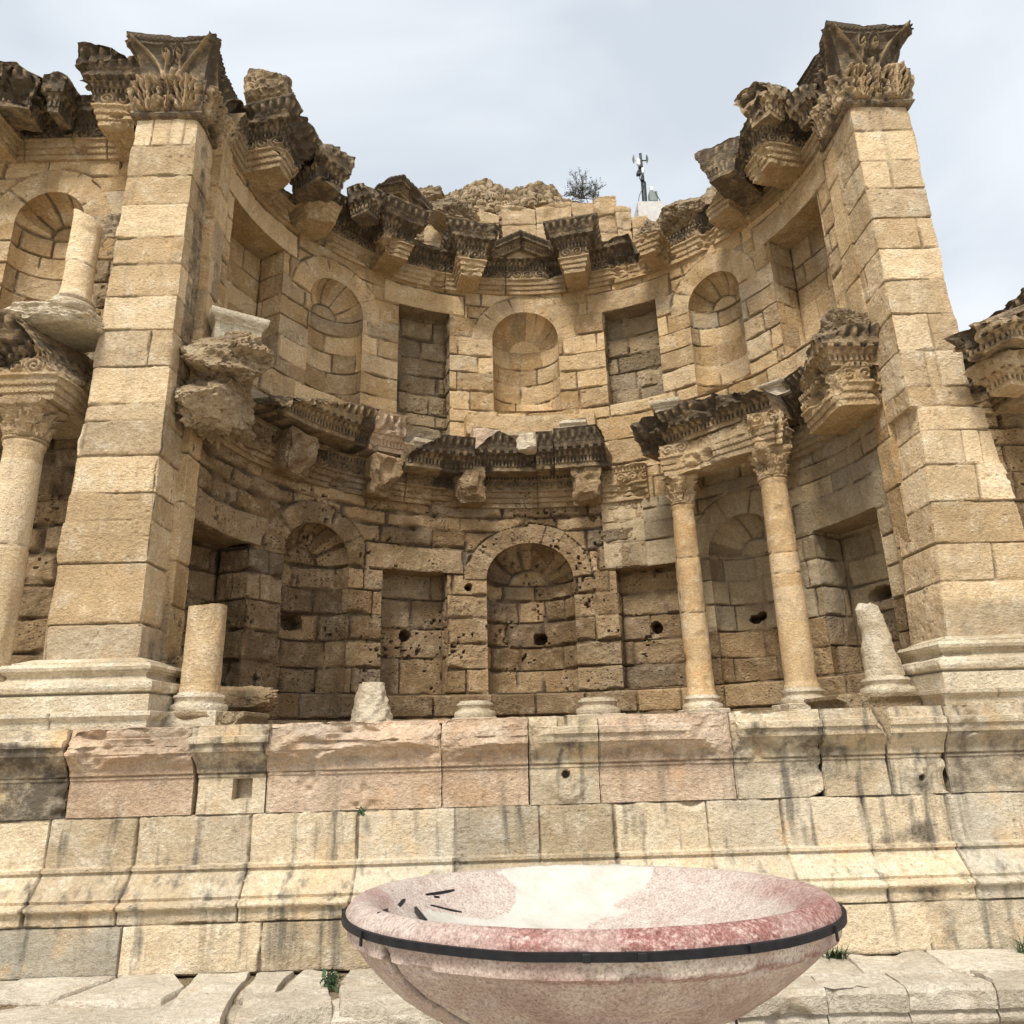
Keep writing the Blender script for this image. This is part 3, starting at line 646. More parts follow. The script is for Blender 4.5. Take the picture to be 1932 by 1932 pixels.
lump(105, .50, .45, 3.72, .58, 203, planes=[((-.1, -.42, 3.9), (-.3, -.8, -.6)), ((-.22, -.3, 4.0), (-.9, -.4, .2))])
lump(76.2, .48, .42, 3.73, .56, 204, planes=[((.2, -.4, 3.8), (.8, -.5, -.3))])
# big broken end blocks near the piers
g = Geo(); boulder_geo(g, at(404, 758, 8.0)+np.array([0, .12, 0]), (.86, 1.1, .78), 205, .1, .10, amp=.30, n=110, planes=7); build('bracket_block', g, M_rock, aps, 'big broken stub of a bracket beside the left pier')

# big cornice pieces of the lower storey
CORN = [(-.35, 0), (.0, 0), (.0, .05), (.03, .055), (.03, .12), (.055, .13), (.08, .17), (.16, .185), (.17, .26), (.19, .28), (.25, .38), (.26, .42), (-.4, .44)]
def corn_detail(U, zr, P, seed, wear=1.):
    d = -.035*sstep(.053, .058, zr)*(1-sstep(.117, .123, zr))*((U/.066) % 1 > .55)
    d += .02*(sstep(.125, .135, zr)*(1-sstep(.175, .18, zr)))*(np.abs(np.sin(math.pi*U/.1))*1.6-1.1)
    d -= .045*(sstep(.18, .186, zr)*(1-sstep(.20, .22, zr)))*((U/.16) % 1 > .5)
    sm = sstep(.27, .29, zr)*(1-sstep(.40, .41, zr)); d += sm*.035*(np.cos(2*math.pi*U/.14)*np.cos((zr-.34)*26)-.35+.9*(noise(P, 26, seed+4)-.5))
    d += wear*(.012*fbm(P, 8, 4, seed)-.10*sstep(.60, .82, noise(P, 3.2, seed+2)*.75+.3*noise(P, 12, seed+3))); return d
def cornice_piece(s0, s1, z0, out, seed, planes_w=(), hi=.95, lo=.4, wear=1., rough=.05, back=-.15, mapf=apse, scale=1., label=None, mat=None, parent=aps, name='cornice_piece', zs=1., ret=False):
    g = Geo(); pr = resample(CORN, .014); ns = max(5, int((s1-s0)/.015)); S, K = np.meshgrid(np.linspace(s0, s1, ns), np.arange(len(pr))); O = pr[K, 0]; ZR = pr[K, 1]
    P = mapf(S, z0+ZR, O+out); d = corn_detail(S, ZR, P, seed, wear); H = np.where(O < -.1, back, out+O*scale+d)
    A = np.zeros((*S.shape, 4)); A[..., 0] = noise(P, 2, seed); A[..., 1] = .5; A[..., 2] = np.clip((lo+(hi-lo)*sstep(.0, .25, ZR+.08*fbm(P, 3, 3, seed)))*(1-np.clip((d+.004)*14, -.55, .6)), 0, 1)  # tint B rises in carved recesses and drops on ridges
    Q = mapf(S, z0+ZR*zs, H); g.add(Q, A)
    for q in (0, -1): g.add(np.stack([Q[:, q], mapf(S[:, q], z0+ZR[:, q]*zs, 0*H[:, q]+back)], 1), A[:, [q, q]])
    e = [Q[0], Q[-1]]
    g.add(np.stack([Q[-1], Q[0]]), [.5, .5, .8, 0])
    if planes_w: g.xform(lambda V: fracture(V, planes_w, rough, seed))
    g.xform(lambda V: worn(V, .008, 9, seed, .012))
    return g if ret else build(name, g, mat or M_carve, parent, label)
def wp(deg, h, z): return apse(s_of(deg), z, h)             # helper: a point off the wall
cornice_piece(s_of(168), s_of(132.5), 4.42, .44, 211, hi=.55, lo=.6, scale=1.1, zs=1.2, planes_w=[(wp(163, .6, 4.86), (-.3, -.5, .8)), (wp(146, .62, 4.86), (.1, -.5, .85))], rough=.09, label='long dark projecting length of cornice at the left with rough broken top')
g = cornice_piece(s_of(131.5), s_of(122.4), 4.42, .34, 212, hi=.1, lo=.0, wear=2.2, rough=.06, zs=1.35, ret=True); build('cornice_piece', g, M_pink, aps, 'unweathered pinkish broken length of cornice')
cornice_piece(s_of(121.8), s_of(104.6), 4.22, .42, 213, hi=.9, lo=.6, planes_w=[(wp(120, .6, 4.45), (-.5, -.3, .8))], scale=1.1, zs=1.2)
g = Geo(); wall(g, lambda s, z, h: apse(s, z, h+.34), s_of(123), s_of(70.5), 4.29, 4.62, [4.29], 214, rough=.02, ds=.02, wmin=.6, wmax=1.1)
S = np.linspace(s_of(123), s_of(70.5), 80)
for z_ in (4.29, 4.62): g.add(np.stack([apse(S, z_, .34+0*S), apse(S, z_, -.1+0*S)]), [.4, .5, .4, 0])
for sx in (S[0], S[-1]): g.add(np.stack([apse(np.full(4, sx), np.linspace(4.29, 4.62, 4), .34+np.zeros(4)), apse(np.full(4, sx), np.linspace(4.29, 4.62, 4), -.1+np.zeros(4))]), [.4, .5, .4, 0])
build('cornice_bed', g, M_low, aps)
# ledge of pale blocks below the middle niche
g = Geo()
def ledge(deg0, deg1, z0, z1, out, seed, mat, label=None, prof=None, name='ledge_block'):
    g = Geo(); wall(g, lambda s, z, h: apse(s, z, h+out), s_of(deg0), s_of(deg1), z0, z1, [z0], seed, rough=.012, joints={0: [], -1: [], 1: []}, edgefn=(lambda s, z: .045*sstep(z1-.09, z1-.07, z)) if prof else None, ds=.015)
    S = np.linspace(s_of(deg0), s_of(deg1), 30); o1 = out+(.045 if prof else 0)
    g.add(np.stack([apse(S, z1, o1+0*S), apse(S, z1+.01, -.15+0*S)]), [.6, .4, .1, 0]); g.add(np.stack([apse(S, z0, -.15+0*S), apse(S, z0, out+0*S)]), [.6, .4, .1, 0])
    for sx in (S[0], S[-1]):
        zz = np.array([z0, z1-.08, z1-.07, z1]); hh = np.array([out, out, o1, o1]); g.add(np.stack([apse(0*zz+sx, zz, hh), apse(0*zz+sx, zz, 0*hh-.15)]), [.6, .4, .1, 0])
    g.xform(lambda V: worn(V, .006, 12, seed, .02, 2.5)); return build(name, g, mat, aps, label)
ledge(105.5, 73.4, 4.98, 5.36, .20, 221, M_up, 'smooth sill course under the middle niche')
ledge(104.5, 97.8, 4.62, 5.02, .44, 222, M_pink, 'pinkish broken pedestal block left of the middle niche'); ledge(96.8, 85.5, 4.66, 4.96, .40, 223, M_up, prof=1); ledge(82, 75.2, 4.74, 5.14, .42, 224, M_base, prof=1)
ledge(119, 106.5, 4.60, 4.80, .22, 225, M_base, prof=1)

# ================================================================== BEAM ON THE TWO STANDING COLUMNS (part of the apse wall)
colA = np.array([2.67, 10.34]); colB = np.array([3.65, 9.28])
bd = colB-colA; bl = np.linalg.norm(bd); bt = np.array([*(bd/bl), 0]); bn = np.array([bt[1], -bt[0], 0]);
if bn[1] > 0: bn = -bn
bo = np.array([*(colA+colB)/2, 0.])
def beamf(V): return place(bo, bt, bn)(V)
def dspb(seed, z0, lo, hi):
    def f(P, U, Z, f_, rc, o): zr = Z-z0; Q = P+seed; return ent_detail(U, zr, Q, seed, .8), ent_tint(zr, Q, seed, lo, hi)
    return f
g = Geo(); loft(g, (-bl/2-.20, bl/2+.20, -.19, .19), [(o*.8, 3.66+z) for o, z in ENT[1:12]], du=.014, disp=dspb(301, 3.66, .0, .25))
g.xform(lambda V: beamf(fracture(worn(V, .008, 9, 301, .015), [((-.1, -.2, 3.95), (-.05, -1, .25)), ((-.5, -.2, 4.05), (-.5, -.7, .5))], .05, 301)))
build('architrave_beam', g, M_carve, aps, 'pale beam block lying across the two standing columns')
for nm_, (c0, dg, sd_) in {'a': (colA, 52.3, 302), 'b': (colB, 32.4, 303)}.items():     # returns to the wall behind each column
    w0 = apse(s_of(dg), 0, 0)[:2]; dv = w0-c0; ln = np.linalg.norm(dv); dv /= ln; T = np.array([-dv[1], dv[0], 0]); T = T if T[0] > 0 else -T; n = np.array([-dv[0], -dv[1], 0]); o = np.array([*c0, 0])
    g = Geo(); loft(g, (-.18, .18, -.20, ln+.05), [(p_*.8, 3.664+z) for p_, z in ENT[1:12]], du=.014, disp=dspb(sd_, 3.664, .0, .35))
    g.xform(lambda V: place(o, T, n)(worn(V, .007, 9, sd_, .01))); build('architrave_return', g, M_carve, aps)
# cornice on the beam
cm = lambda S, Z, H: place(bo, bt, bn)(v3(S, -H, Z).reshape(-1, 3)).reshape(*np.shape(S+0*Z+0*H), 3)
cornice_piece(-bl/2-.50, bl/2+.22, 4.14, .18, 304, hi=.85, lo=.5, wear=1.5, mapf=cm, scale=1.15, zs=1.1, back=-.55, planes_w=[(beamf(np.array([[-bl/2-.35, -.5, 4.5]]))[0], (-.6, -.5, .4)), (beamf(np.array([[.1, -.5, 4.6]]))[0], (.1, -.3, .9))], label='blackened dentil cornice above the two standing columns')
cornice_piece(s_of(31), s_of(10), 4.22, .24, 305, hi=.85, lo=.5, wear=1.5, scale=1.3, zs=1.0, label='blackened cornice between the column and the broken bracket')
og = np.array([4.36, 8.0, 0.])
g = bracket_geo(.56, 0., 3.72, 306, hmax=.54, rough=.05, planes=[((-.24, 0, 3.9), (-.8, -.5, .0)), ((-.2, -.05, 4.18), (-.6, -.4, .6)), ((0, -.07, 4.24), (.1, -.5, .8))], hi=.45, lo=.0, back=.9); g.xform(place(og, np.array([1., 0, 0]), np.array([0, -1., 0]))); build('bracket_block', g, M_carve, aps, 'big half-broken bracket block beside the right pier')
g = Geo(); pr = [(o*.8, 4.24+z*1.12) for o, z in CORN[1:-1]]
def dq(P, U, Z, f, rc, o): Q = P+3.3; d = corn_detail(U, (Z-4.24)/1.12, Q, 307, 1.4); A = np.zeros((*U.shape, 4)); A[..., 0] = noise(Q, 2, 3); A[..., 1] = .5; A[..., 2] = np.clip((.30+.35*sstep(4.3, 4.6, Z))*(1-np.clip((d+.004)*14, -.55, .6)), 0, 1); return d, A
loft(g, (4.06, 4.62, 8.0, 8.9), pr, du=.014, disp=dq); g.xform(lambda V: worn(fracture(V, [((3.86, 7.85, 4.5), (-.7, -.7, .35)), ((4.2, 7.8, 4.62), (-.3, -.5, .8)), ((3.9, 8.1, 4.4), (-1, .2, .2))], .07, 307), .01, 8, 307, .02)); build('cornice_piece', g, M_carve, aps, 'broken cornice block on top of the half-broken bracket')

# ================================================================== THE TWO GREAT PIERS
def pier(name, label, xi, xo, yf, yb, zc, jf, seed, side, zstep=None, group=None):
    """xi/xo: x of the inner and outer edge as functions of z; courses zc; side = +1 if the apse lies to the right"""
    root = empty(name, ((xi(.4)+xo(.4))/2, (yf+yb)/2, .19), label, 'pier', group)
    def rect(z):
        a, b = xi(z), xo(z); return (min(a, b), max(a, b), yf, yb)
    g = Geo()
    def dsp(P, U, Z, f, rc, o):
        u = np.where((f == 0) | (f == 2), U-rc[:, :1], (U-yf)+10); D, r0, r1, r2, cx = blocks(u, Z, zc, seed, 5, 6, joints=jf, warp=.008)
        cz = np.abs(Z[..., None]-np.array(zc)).min(-1); D = np.minimum(D, cz+.003)
        d, A = surf(P, D, r0, r1, r2, seed, rough=.011, gw=.005, gd=.024, off=.008, edge=.002, pits=.012, chip=1.6)
        low = 1-sstep(1.15, 1.35, Z); d = d+low*(.02*fbm(P, 4, 4, seed)-.01); A[..., 1] = np.maximum(A[..., 1], low*.95); A[..., 0] = A[..., 0]*(1-.7*low)
        e = np.exp(-np.minimum(np.abs(P[..., 0]-rc[:, :1]), np.abs(rc[:, 1:2]-P[..., 0]))/.03)*np.exp(-np.minimum(np.abs(P[..., 1]-yf), 9)/.03)
        d = d-e*.05*sstep(.45, .85, noise(P, 2.6, seed+4))
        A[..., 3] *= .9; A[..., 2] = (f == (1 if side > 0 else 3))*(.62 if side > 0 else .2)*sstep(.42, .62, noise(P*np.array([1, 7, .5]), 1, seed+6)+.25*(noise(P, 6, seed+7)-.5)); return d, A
    loft(g, rect, [(0, .80), (0, 7.74)], du=.013, disp=dsp); build('shaft', g, M_pier, root)
    # moulded base
    g = Geo(); BS = [(.27, .34), (.27, .50), (.255, .515), (.25, .52), (.285, .535), (.30, .575), (.285, .625), (.25, .64), (.225, .645), (.18, .66), (.165, .69), (.18, .715), (.20, .72), (.20, .735), (.225, .745), (.235, .775), (.21, .81), (.15, .815), (.15, .83), (.09, .85), (.03, .875)]
    def dsb(P, U, Z, f, rc, o):
        d = .006*fbm(P, 8, 4, seed+40)-.045*sstep(.68, .85, noise(P, 2.3, seed+41)*.7+.35*noise(P, 9, seed+2)); q = np.exp(-((Z-.512)/.010)**2)*.02
        A = np.zeros((*d.shape, 4)); A[..., 0] = noise(P, 1.5, seed); A[..., 1] = .3; A[..., 2] = .12*noise(P, .9, seed+3); A[..., 3] = np.exp(-((Z-.512)/.008)**2)*.7; return d-q, A
    r_ = rect(.6); loft(g, (r_[0], r_[1], r_[2], r_[3]-.38), BS, du=.014, disp=dsb); build('base', g, M_base, root)
    # capital
    x0, x1 = rect(7.7)[:2]; w = x1-x0; g = Geo(); z0, Hc = 7.72, 1.30
    prof = [(.0, z0-.02), (.05, z0-.01), (.07, z0+.02), (.06, z0+.05), (.03, z0+.06), (.045, z0+.10), (.06, z0+.30), (.10, z0+.52), (.03, z0+.56), (.03, z0+.70), (.05, z0+.85), (.09, z0+1.0), (.14, z0+1.08), (.15, z0+1.10), (.17, z0+1.11), (.17, z0+1.16), (.19, z0+1.17), (.20, z0+1.25)]
    def dsc(P, U, Z, f, rc, o):
        fr = (f == 0) | (f == 2); c = np.where(fr, (x0+x1)/2, (yf+yb)/2); hw = np.where(fr, w/2, (yb-yf)/2)
        u = (U-c)/(hw+o); v = (Z-z0)/Hc; d = 0*u
        # concave upper sides with horns at the corners
        up = sstep(.45, 1, v); d += up*(-.075*(1-np.abs(u)**1.6))
        sh = np.where(fr, .5, .5); nleaf = 2
        # lower row of acanthus leaves
        for uc, ww in ((-.54, .44), (.54, .44), (0, .13)):
            x = (u-uc)/ww; vv = np.clip((v-.06)/.36, 0, 1); wd = np.sqrt(np.clip(np.sin(math.pi*(.12+.80*vv)), 0, 1))
            ins_ = (np.abs(x) < wd) & (v > .055) & (v < .44); ang = np.arctan2(x, vv+.12); leaf = .05+.035*vv**2+.030*np.cos(ang*17+1.5*np.sin(vv*22))*(np.abs(x) > .10)+.03*np.exp(-(x/.09)**2)-.05*((np.sin(ang*8.5)**2 > .75)*(vv > .35)*(vv < .8)*(np.abs(x) > .25))
            leaf *= np.clip(1.6-1.3*(np.abs(x)/np.maximum(wd, .05))**3, 0, 1); d += np.where(ins_, leaf, 0)
        # volutes and tendrils of the upper half
        for sg in (-1, 1):
            q = np.hypot((u-sg*.17)/.19, (v-.76)/.115); th_ = np.arctan2(v-.76, sg*(u-sg*.17)); d += (q < 1)*(.055+.045*np.cos(th_-q*10))*(1.15-q)
            # curving stalk from the leaves up to the horn
            t = np.clip((v-.44)/.44, 0, 1); cx = sg*(.24+.66*t**1.5); d += .075*np.exp(-((u-cx)/.055)**2)*(v > .42)*(v < .9)
            cx = sg*(.18+.04*np.sin(t*5)); d += .05*np.exp(-((u-cx)/.05)**2)*(v > .42)*(v < .72)
        q = np.hypot(u/.13, (v-.55)/.09); d += (q < 1)*.07*(1-q)*(1+.6*np.sin(u*38)*np.sin(v*38))
        ab = (v > .885)*(v < .925); d += ab*.012*np.cos(U*2*math.pi/.06)
        d += .010*fbm(P, 9, 4, seed+50)+.005*fbm(P, 35, 2, seed+51)-.06*sstep(.66, .86, noise(P, 3., seed+52)*.75+.3*noise(P, 12, seed+53))
        A = np.zeros((*d.shape, 4)); A[..., 0] = noise(P, 2, seed); A[..., 1] = .5; A[..., 2] = np.clip(.52+.30*sstep(.75, 1.0, v+.15*fbm(P, 2, 3, seed))+.25*(f != 0)*sstep(.1, .6, v)-7*(d-.03), .12, 1); return d, A  # crust plus shade painted into the leaf gaps; side faces tinted darker
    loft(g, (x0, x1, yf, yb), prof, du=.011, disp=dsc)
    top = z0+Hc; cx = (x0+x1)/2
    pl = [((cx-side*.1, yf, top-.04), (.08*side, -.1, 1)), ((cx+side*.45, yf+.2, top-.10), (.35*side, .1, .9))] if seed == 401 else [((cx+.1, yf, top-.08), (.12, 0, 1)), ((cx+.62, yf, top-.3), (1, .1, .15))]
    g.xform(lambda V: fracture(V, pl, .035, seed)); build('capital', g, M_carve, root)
    return root
lin = lambda pts: (lambda z: float(np.interp(z, [p[0] for p in pts], [p[1] for p in pts])))
zl = [-1, .8, 1.23] + [float(at(x, y, 7.5)[2]) for x, y in ((265, 1060), (278, 981), (290, 928), (302, 857), (308, 792), (318, 760), (322, 690), (330, 621), (336, 557), (342, 496), (350, 446), (356, 384), (364, 330), (372, 273))] + [7.75, 9]
pier('pier', 'tall square pier at the left end of the apse under a leafy capital', lin([(.8, -3.70), (1.2, -3.70), (1.24, -3.74), (7.74, -3.79)]), lin([(.8, -4.72), (7.74, -4.57)]), 7.5, 8.22, zl, {0: [.5], 1: [9.], 6: [.05], 9: [.62], 16: [.22, .45, .62], -1: [5], 11: [9.9, 10.35], 8: [10.3], 12: [.7, 10.4], 5: [10.4]}, 401, 1, group='square piers flanking the apse')
zr_ = [-1, .8] + [float(at(x, y, 7.5)[2]) for x, y in ((1850, 1095), (1850, 1023), (1850, 945), (1835, 875), (1825, 810), (1820, 765), (1810, 727), (1790, 660), (1760, 591), (1750, 527), (1740, 467), (1730, 409), (1710, 354), (1700, 302), (1690, 245))] + [7.75, 9]
pier('pier', 'tall square pier at the right end of the apse, stepped halfway up', lin([(.8, 4.50), (2.2, 4.62), (3.44, 4.70), (3.46, 4.62), (7.74, 4.63)]), lin([(.8, 5.62), (2.3, 5.55), (3.44, 5.43), (3.46, 5.36), (7.74, 5.38)]), 7.5, 8.22, zr_, {1: [5], 2: [.6], 4: [.55], 5: [.45, .65], 8: [.28, .42], 9: [.42], 12: [.55], 10: [9.], 14: [.35], 7: [10.3], 11: [10.4], -1: [5]}, 402, -1, group='square piers flanking the apse')

# ================================================================== WING WALLS OUTSIDE THE PIERS
YW = 8.4; fw = flat(YW)
wl = empty('wing_wall', (-6.5, YW, .3), 'straight two-storey wall left of the left pier with a round-topped niche', 'wall')
o = Arch(-6.10, .47, 5.15, 6.92, 7.40)
g = Geo(); wall(g, fw, -9.2, -4.3, 4.3, 7.92, cs_up, 501, [o], rough=.013, gd=.035, chip=1.2); build('masonry', g, M_up, wl)
g = Geo(); niche_arch(g, fw, o, .42, cs_up, 502, rough=.012, gd=.035); build('arched_niche', g, M_up, wl)
g = Geo(); wall(g, flat(YW-.005), -5.56, -4.4, 4.3, 6.95, cs_up, 511, rough=.06, big=.07, gd=.03, pits=.06, edgefn=lambda s, z: .035-.20*sstep(0, .25, 6.7-z+.3*fbm(v3(s, z, 0), 3, 3, 4))*0-.0); build('broken_core', g, M_rub, wl, 'exposed rubble core where the facing has fallen away')
g = Geo(); wall(g, fw, -9.2, -4.3, .3, 3.74, cs_low, 503, [Rect(-6.3, -5.65, .8, 2.9)], rough=.035, big=.03, pits=.05, off=.03, gd=.06, gw=.018, chip=2); build('masonry', g, M_low, wl)
g = Geo(); niche_rect(g, fw, Rect(-6.3, -5.65, .8, 2.9), .5, cs_low, 504, rough=.03, gd=.05); build('rectangular_niche', g, M_low, wl)
g = Geo(); ent_ring(g, fw, -9.2, -4.4, 7.91, lambda s: .80+.12*fbm(v3(s, 0*s, 0*s), 2.5, 3, 3)-.45*sstep(-5.35, -5.1, s), 505, base=.05, lo=.15, hi=.95); build('entablature', g, M_carve, wl)
g = Geo(); ent_ring(g, fw, -9.2, -4.4, 3.73, lambda s: .6+0*s, 506, base=.05, lo=.05, hi=.6); build('entablature', g, M_carve, wl)
def fbracket(x, w, proj, z0, seed, rootw, yw=YW, lab=None, mat=None, **k):
    g = bracket_geo(w, proj, z0, seed, **k); g.xform(lambda V: V+np.array([x, yw, 0])); return build('bracket_block', g, mat or M_carve, rootw, lab)
fbracket(-5.02, .46, .62, 7.91, 507, wl, planes=[((-.1, -.6, 8.85), (-.1, -.4, .9))], hmax=.965, lo=.2)
fbracket(-6.95, .5, .62, 7.91, 508, wl, planes=[((0, -.9, 8.75), (.1, -.5, .9))])
fbracket(-5.2, .62, 1.10, 3.68, 509, wl, planes=[((.2, -.9, 4.3), (.75, -.2, .45))], hmax=.965, lo=.0, hi=.55, back=0)
fbracket(-6.6, 1.9, .95, 3.68, 510, wl, hmax=.965, lo=.0, hi=.6, back=0)
g = Geo(); loft(g, (-9.2, -4.4, YW+.56, YW+1.3), [(0, .2), (0, 8.5)], du=.25, A=[.4, .5, .2, 0]); build('wall_core', g, M_rub, wl)

wr = empty('wing_wall', (7.4, YW, .3), 'straight wall right of the right pier that keeps only its lower storey and heavy broken cornice', 'wall')
g = Geo(); wall(g, fw, 5.2, 11, .3, 3.74, cs_low, 521, rough=.03, big=.03, pits=.05, off=.02, gd=.05); build('masonry', g, M_low, wr)
g = Geo(); ent_ring(g, fw, 5.2, 11, 3.73, lambda s: .965+0*s, 522, base=.05, lo=.2, hi=.95); build('entablature', g, M_carve, wr)
g = Geo(); loft(g, (5.2, 11, YW+.1, YW+1.3), [(0, .2), (0, 4.6)], du=.25, A=[.4, .5, .2, 0]); build('wall_core', g, M_rub, wr)
fbracket(6.45, .55, 1.05, 3.73, 523, wr, lo=.4, hi=1., back=0, planes=[((.1, -1.0, 4.65), (.2, -.3, .9))])
fbracket(7.3, 1.1, 1.25, 3.75, 524, wr, lo=.4, hi=.9, back=0)

# ================================================================== COLUMNS
def plinth(root, c, r, z0, z1, seed, mat=None):
    g = Geo()
    def dsp(P, U, Z, f, rc, o): d = .012*fbm(P, 6, 3, seed)-.04*sstep(.62, .84, noise(P, 4, seed)); A = np.zeros((*d.shape, 4)); A[..., 0] = .5; A[..., 1] = .6; A[..., 2] = .1; return d, A
    loft(g, (c[0]-r*1.55, c[0]+r*1.55, c[1]-r*1.55, c[1]+r*1.55), [(0, z0), (0, z1-.01), (-.01, z1)], du=.02, disp=dsp); build('plinth', g, mat or M_base, root)
def ccap(g, c, z0, h, r, seed, lo=.05, hi=.35):
    """Corinthian capital: bell with two rows of leaves, corner volutes, thin square slab with hollow sides"""
    def dsp(P, T, Z, R):
        v = (Z-z0)/h; d = 0*v
        for row, (va, vb, ph) in enumerate(((.10, .46, 0), (.38, .76, .5))):
            q = (T/(2*math.pi)*8+ph) % 1-.5; vv = np.clip((v-va)/(vb-va), 0, 1); wd = .46*np.sqrt(np.clip(np.sin(math.pi*(.2+.75*vv)), 0, 1)); m_ = (np.abs(q) < wd)*(v > va)*(v < vb)
            d += m_*r*(.12+.30*vv**2.5+.07*np.cos(np.arctan2(q*2, vv+.15)*9))
        cor = np.abs(np.cos(2*(T+math.pi/4)))**3; cor = (np.cos(4*T) < 0)*np.abs(np.cos(4*T))**1.5; d += cor*r*.55*sstep(.6, .9, v)
        d += .010*fbm(P, 12, 3, seed)+.008*fbm(P, 40, 2, seed+1)-.05*sstep(.62, .8, noise(P, 6, seed+3)); A = np.zeros((*d.shape, 4)); A[..., 0] = noise(P, 6, seed); A[..., 1] = .5; A[..., 2] = lo+(hi-lo)*noise(P, 5, seed+2); return d, A
    lathe(g, c, [(r*1.0, z0), (r*1.18, z0+h*.04), (r*1.18, z0+h*.08), (r*.98, z0+h*.11), (r*1.0, z0+h*.5), (r*1.15, z0+h*.8), (r*1.3, z0+h*.86), (r*1.35, z0+h)], 72, dsp, dz=.009)
    a = r*1.38; pr = [(-.03, z0+h*.86), (0, z0+h*.89), (0, z0+h*.99)]
    def ds2(P, U, Z, f, rc, o):
        cc = np.where((f == 0) | (f == 2), c[0], c[1]); u = (U-cc)/a; d = -.35*r*(1-u*u)+.008*fbm(P, 14, 3, seed); A = np.zeros((*d.shape, 4)); A[..., 0] = .6; A[..., 1] = .4; A[..., 2] = hi*.6; return d, A
    loft(g, (c[0]-a, c[0]+a, c[1]-a, c[1]+a), pr, du=.016, disp=ds2)
def cbase(g, c, z0, r, h=.2, seed=0, plinth=.0, crust=.1):
    k = h/.2
    def dsp(P, T, Z, R): d = .005*fbm(P, 10, 3, seed)-.03*sstep(.66, .84, noise(P, 4, seed+2)); A = np.zeros((*d.shape, 4)); A[..., 0] = noise(P, 3, seed); A[..., 1] = .5; A[..., 2] = crust; return d, A
    lathe(g, c, [(r*1.42, z0), (r*1.47, z0+.025*k), (r*1.47, z0+.055*k), (r*1.40, z0+.08*k), (r*1.25, z0+.085*k), (r*1.20, z0+.11*k), (r*1.26, z0+.135*k), (r*1.32, z0+.15*k), (r*1.28, z0+.175*k), (r*1.12, z0+.18*k), (r*1.10, z0+.2*k)], 64, dsp, dz=.012)
def cshaft(g, c, z0, z1, r0, r1, seed, bands=(), cut=(), crust=.05, rough=.004, joints=()):
    def dsp(P, T, Z, R):
        d = rough*fbm(P, 7, 4, seed)-.02*sstep(.7, .86, noise(P, 3.4, seed+2)); A = np.zeros((*d.shape, 4)); A[..., 0] = .1+.5*noise(P*np.array([1, 1, .35]), 4, seed); A[..., 1] = .3; A[..., 2] = crust; 
        Zn = Z+.05*fbm(P, 3.5, 3, seed+8)
        for a, b, rr in bands: m_ = sstep(a-.01, a+.01, Zn)*(1-sstep(b-.01, b+.01, Zn)); A[..., 0] = A[..., 0]*(1-m_)+rr*m_; A[..., 1] += m_*.6*(rr > 1.2)
        for j in joints: q = np.exp(-((Z+.012*np.sin(T*2+j)-j)/.008)**2); d -= .014*q; A[..., 3] = np.maximum(A[..., 3], q*.8)
        return d, A
    lathe(g, c, [(r0*1.08, z0), (r0*1.08, z0+.03), (r0, z0+.06), (r0*.985, z0+(z1-z0)*.35), (r1*1.02, z1-.06), (r1*1.12, z1-.03), (r1*1.12, z1)] if not cut else [(r0*1.06, z0), (r0*1.06, z0+.03), (r0, z0+.06), (r0*.99+.0*z1, z1)], 64, dsp, dz=.02)
    if cut: g.xform(lambda V: fracture(V, cut, .03, seed))
def column(c, z0, z1, r0, r1, hc, label, seed, group=None, bands=(), joints=(), mat=None):
    root = empty('column', (c[0], c[1], z0), label, 'column', group)
    g = Geo(); cbase(g, c, z0, r0, .2, seed); build('base', g, M_base, root)
    if z0 < .4: plinth(root, c, r0, .18, z0+.01, seed)
    g = Geo(); cshaft(g, c, z0+.2, z1-hc, r0, r1, seed, bands=bands, joints=joints); build('shaft', g, mat or M_col, root)
    g = Geo(); ccap(g, c, z1-hc, hc, r1*1.02, seed); build('capital', g, M_carve, root); return root
GC = 'slender columns with leafy capitals'
column(colA, .30, 3.655, .185, .155, .44, 'slender orange-stained column standing just left of the arched niche, bottom drum mottled with white', 601, GC, bands=((.3, .95, .9), (1.25, 1.55, 1.35), (.95, 1.25, .55)), joints=(1.62, 2.42))
column(colB, .30, 3.655, .195, .165, .44, 'slender orange-stained column nearest the right pier with a broad white band round its middle', 602, GC, bands=((1.93, 2.20, 1.5), (.3, 1.3, .95), (1.3, 1.75, 1.3)), joints=(1.93, 2.20))
column((-5.22, 7.47), .45, 3.67, .215, .185, .46, 'weathered column with a whitish upper shaft standing at the left edge beside the left pier', 603, GC, bands=((2.05, 3.0, 2.2), (.4, 1.2, 1.1), (1.2, 2.05, .7)), joints=(2.05,), mat=M_pier)
# broken ones
def stump(c, z0, z1, r, label, seed, cut, baseh=.2, name='broken_column', mat=None, rt=None, bands=(), joints=(), group=None):
    root = empty(name, (c[0], c[1], z0), label, 'broken column', group)
    if baseh: g = Geo(); cbase(g, c, z0, r, baseh, seed); build('base', g, M_base, root)
    if z0 < .5: plinth(root, c, r, .18, z0+.01, seed)
    g = Geo(); cshaft(g, c, z0+baseh, z1, r, rt or r*.97, seed, cut=cut, bands=bands, rough=.022 if len(cut) > 2 else .007, joints=joints); build('shaft', g, mat or M_base, root)
q = at(380, 1143, 7.85); p0 = at(366, 1345, 7.8)
stump((p0[0]+.02, 7.85), p0[2], q[2], .195, 'cleanly cut pale column stump standing beside the foot of the left pier', 611, [((q[0], 7.85, q[2]-.01), (-.05, 0, 1))], mat=M_pier)
q = at(1668, 1135, 7.9); p0 = at(1681, 1312, 7.85)
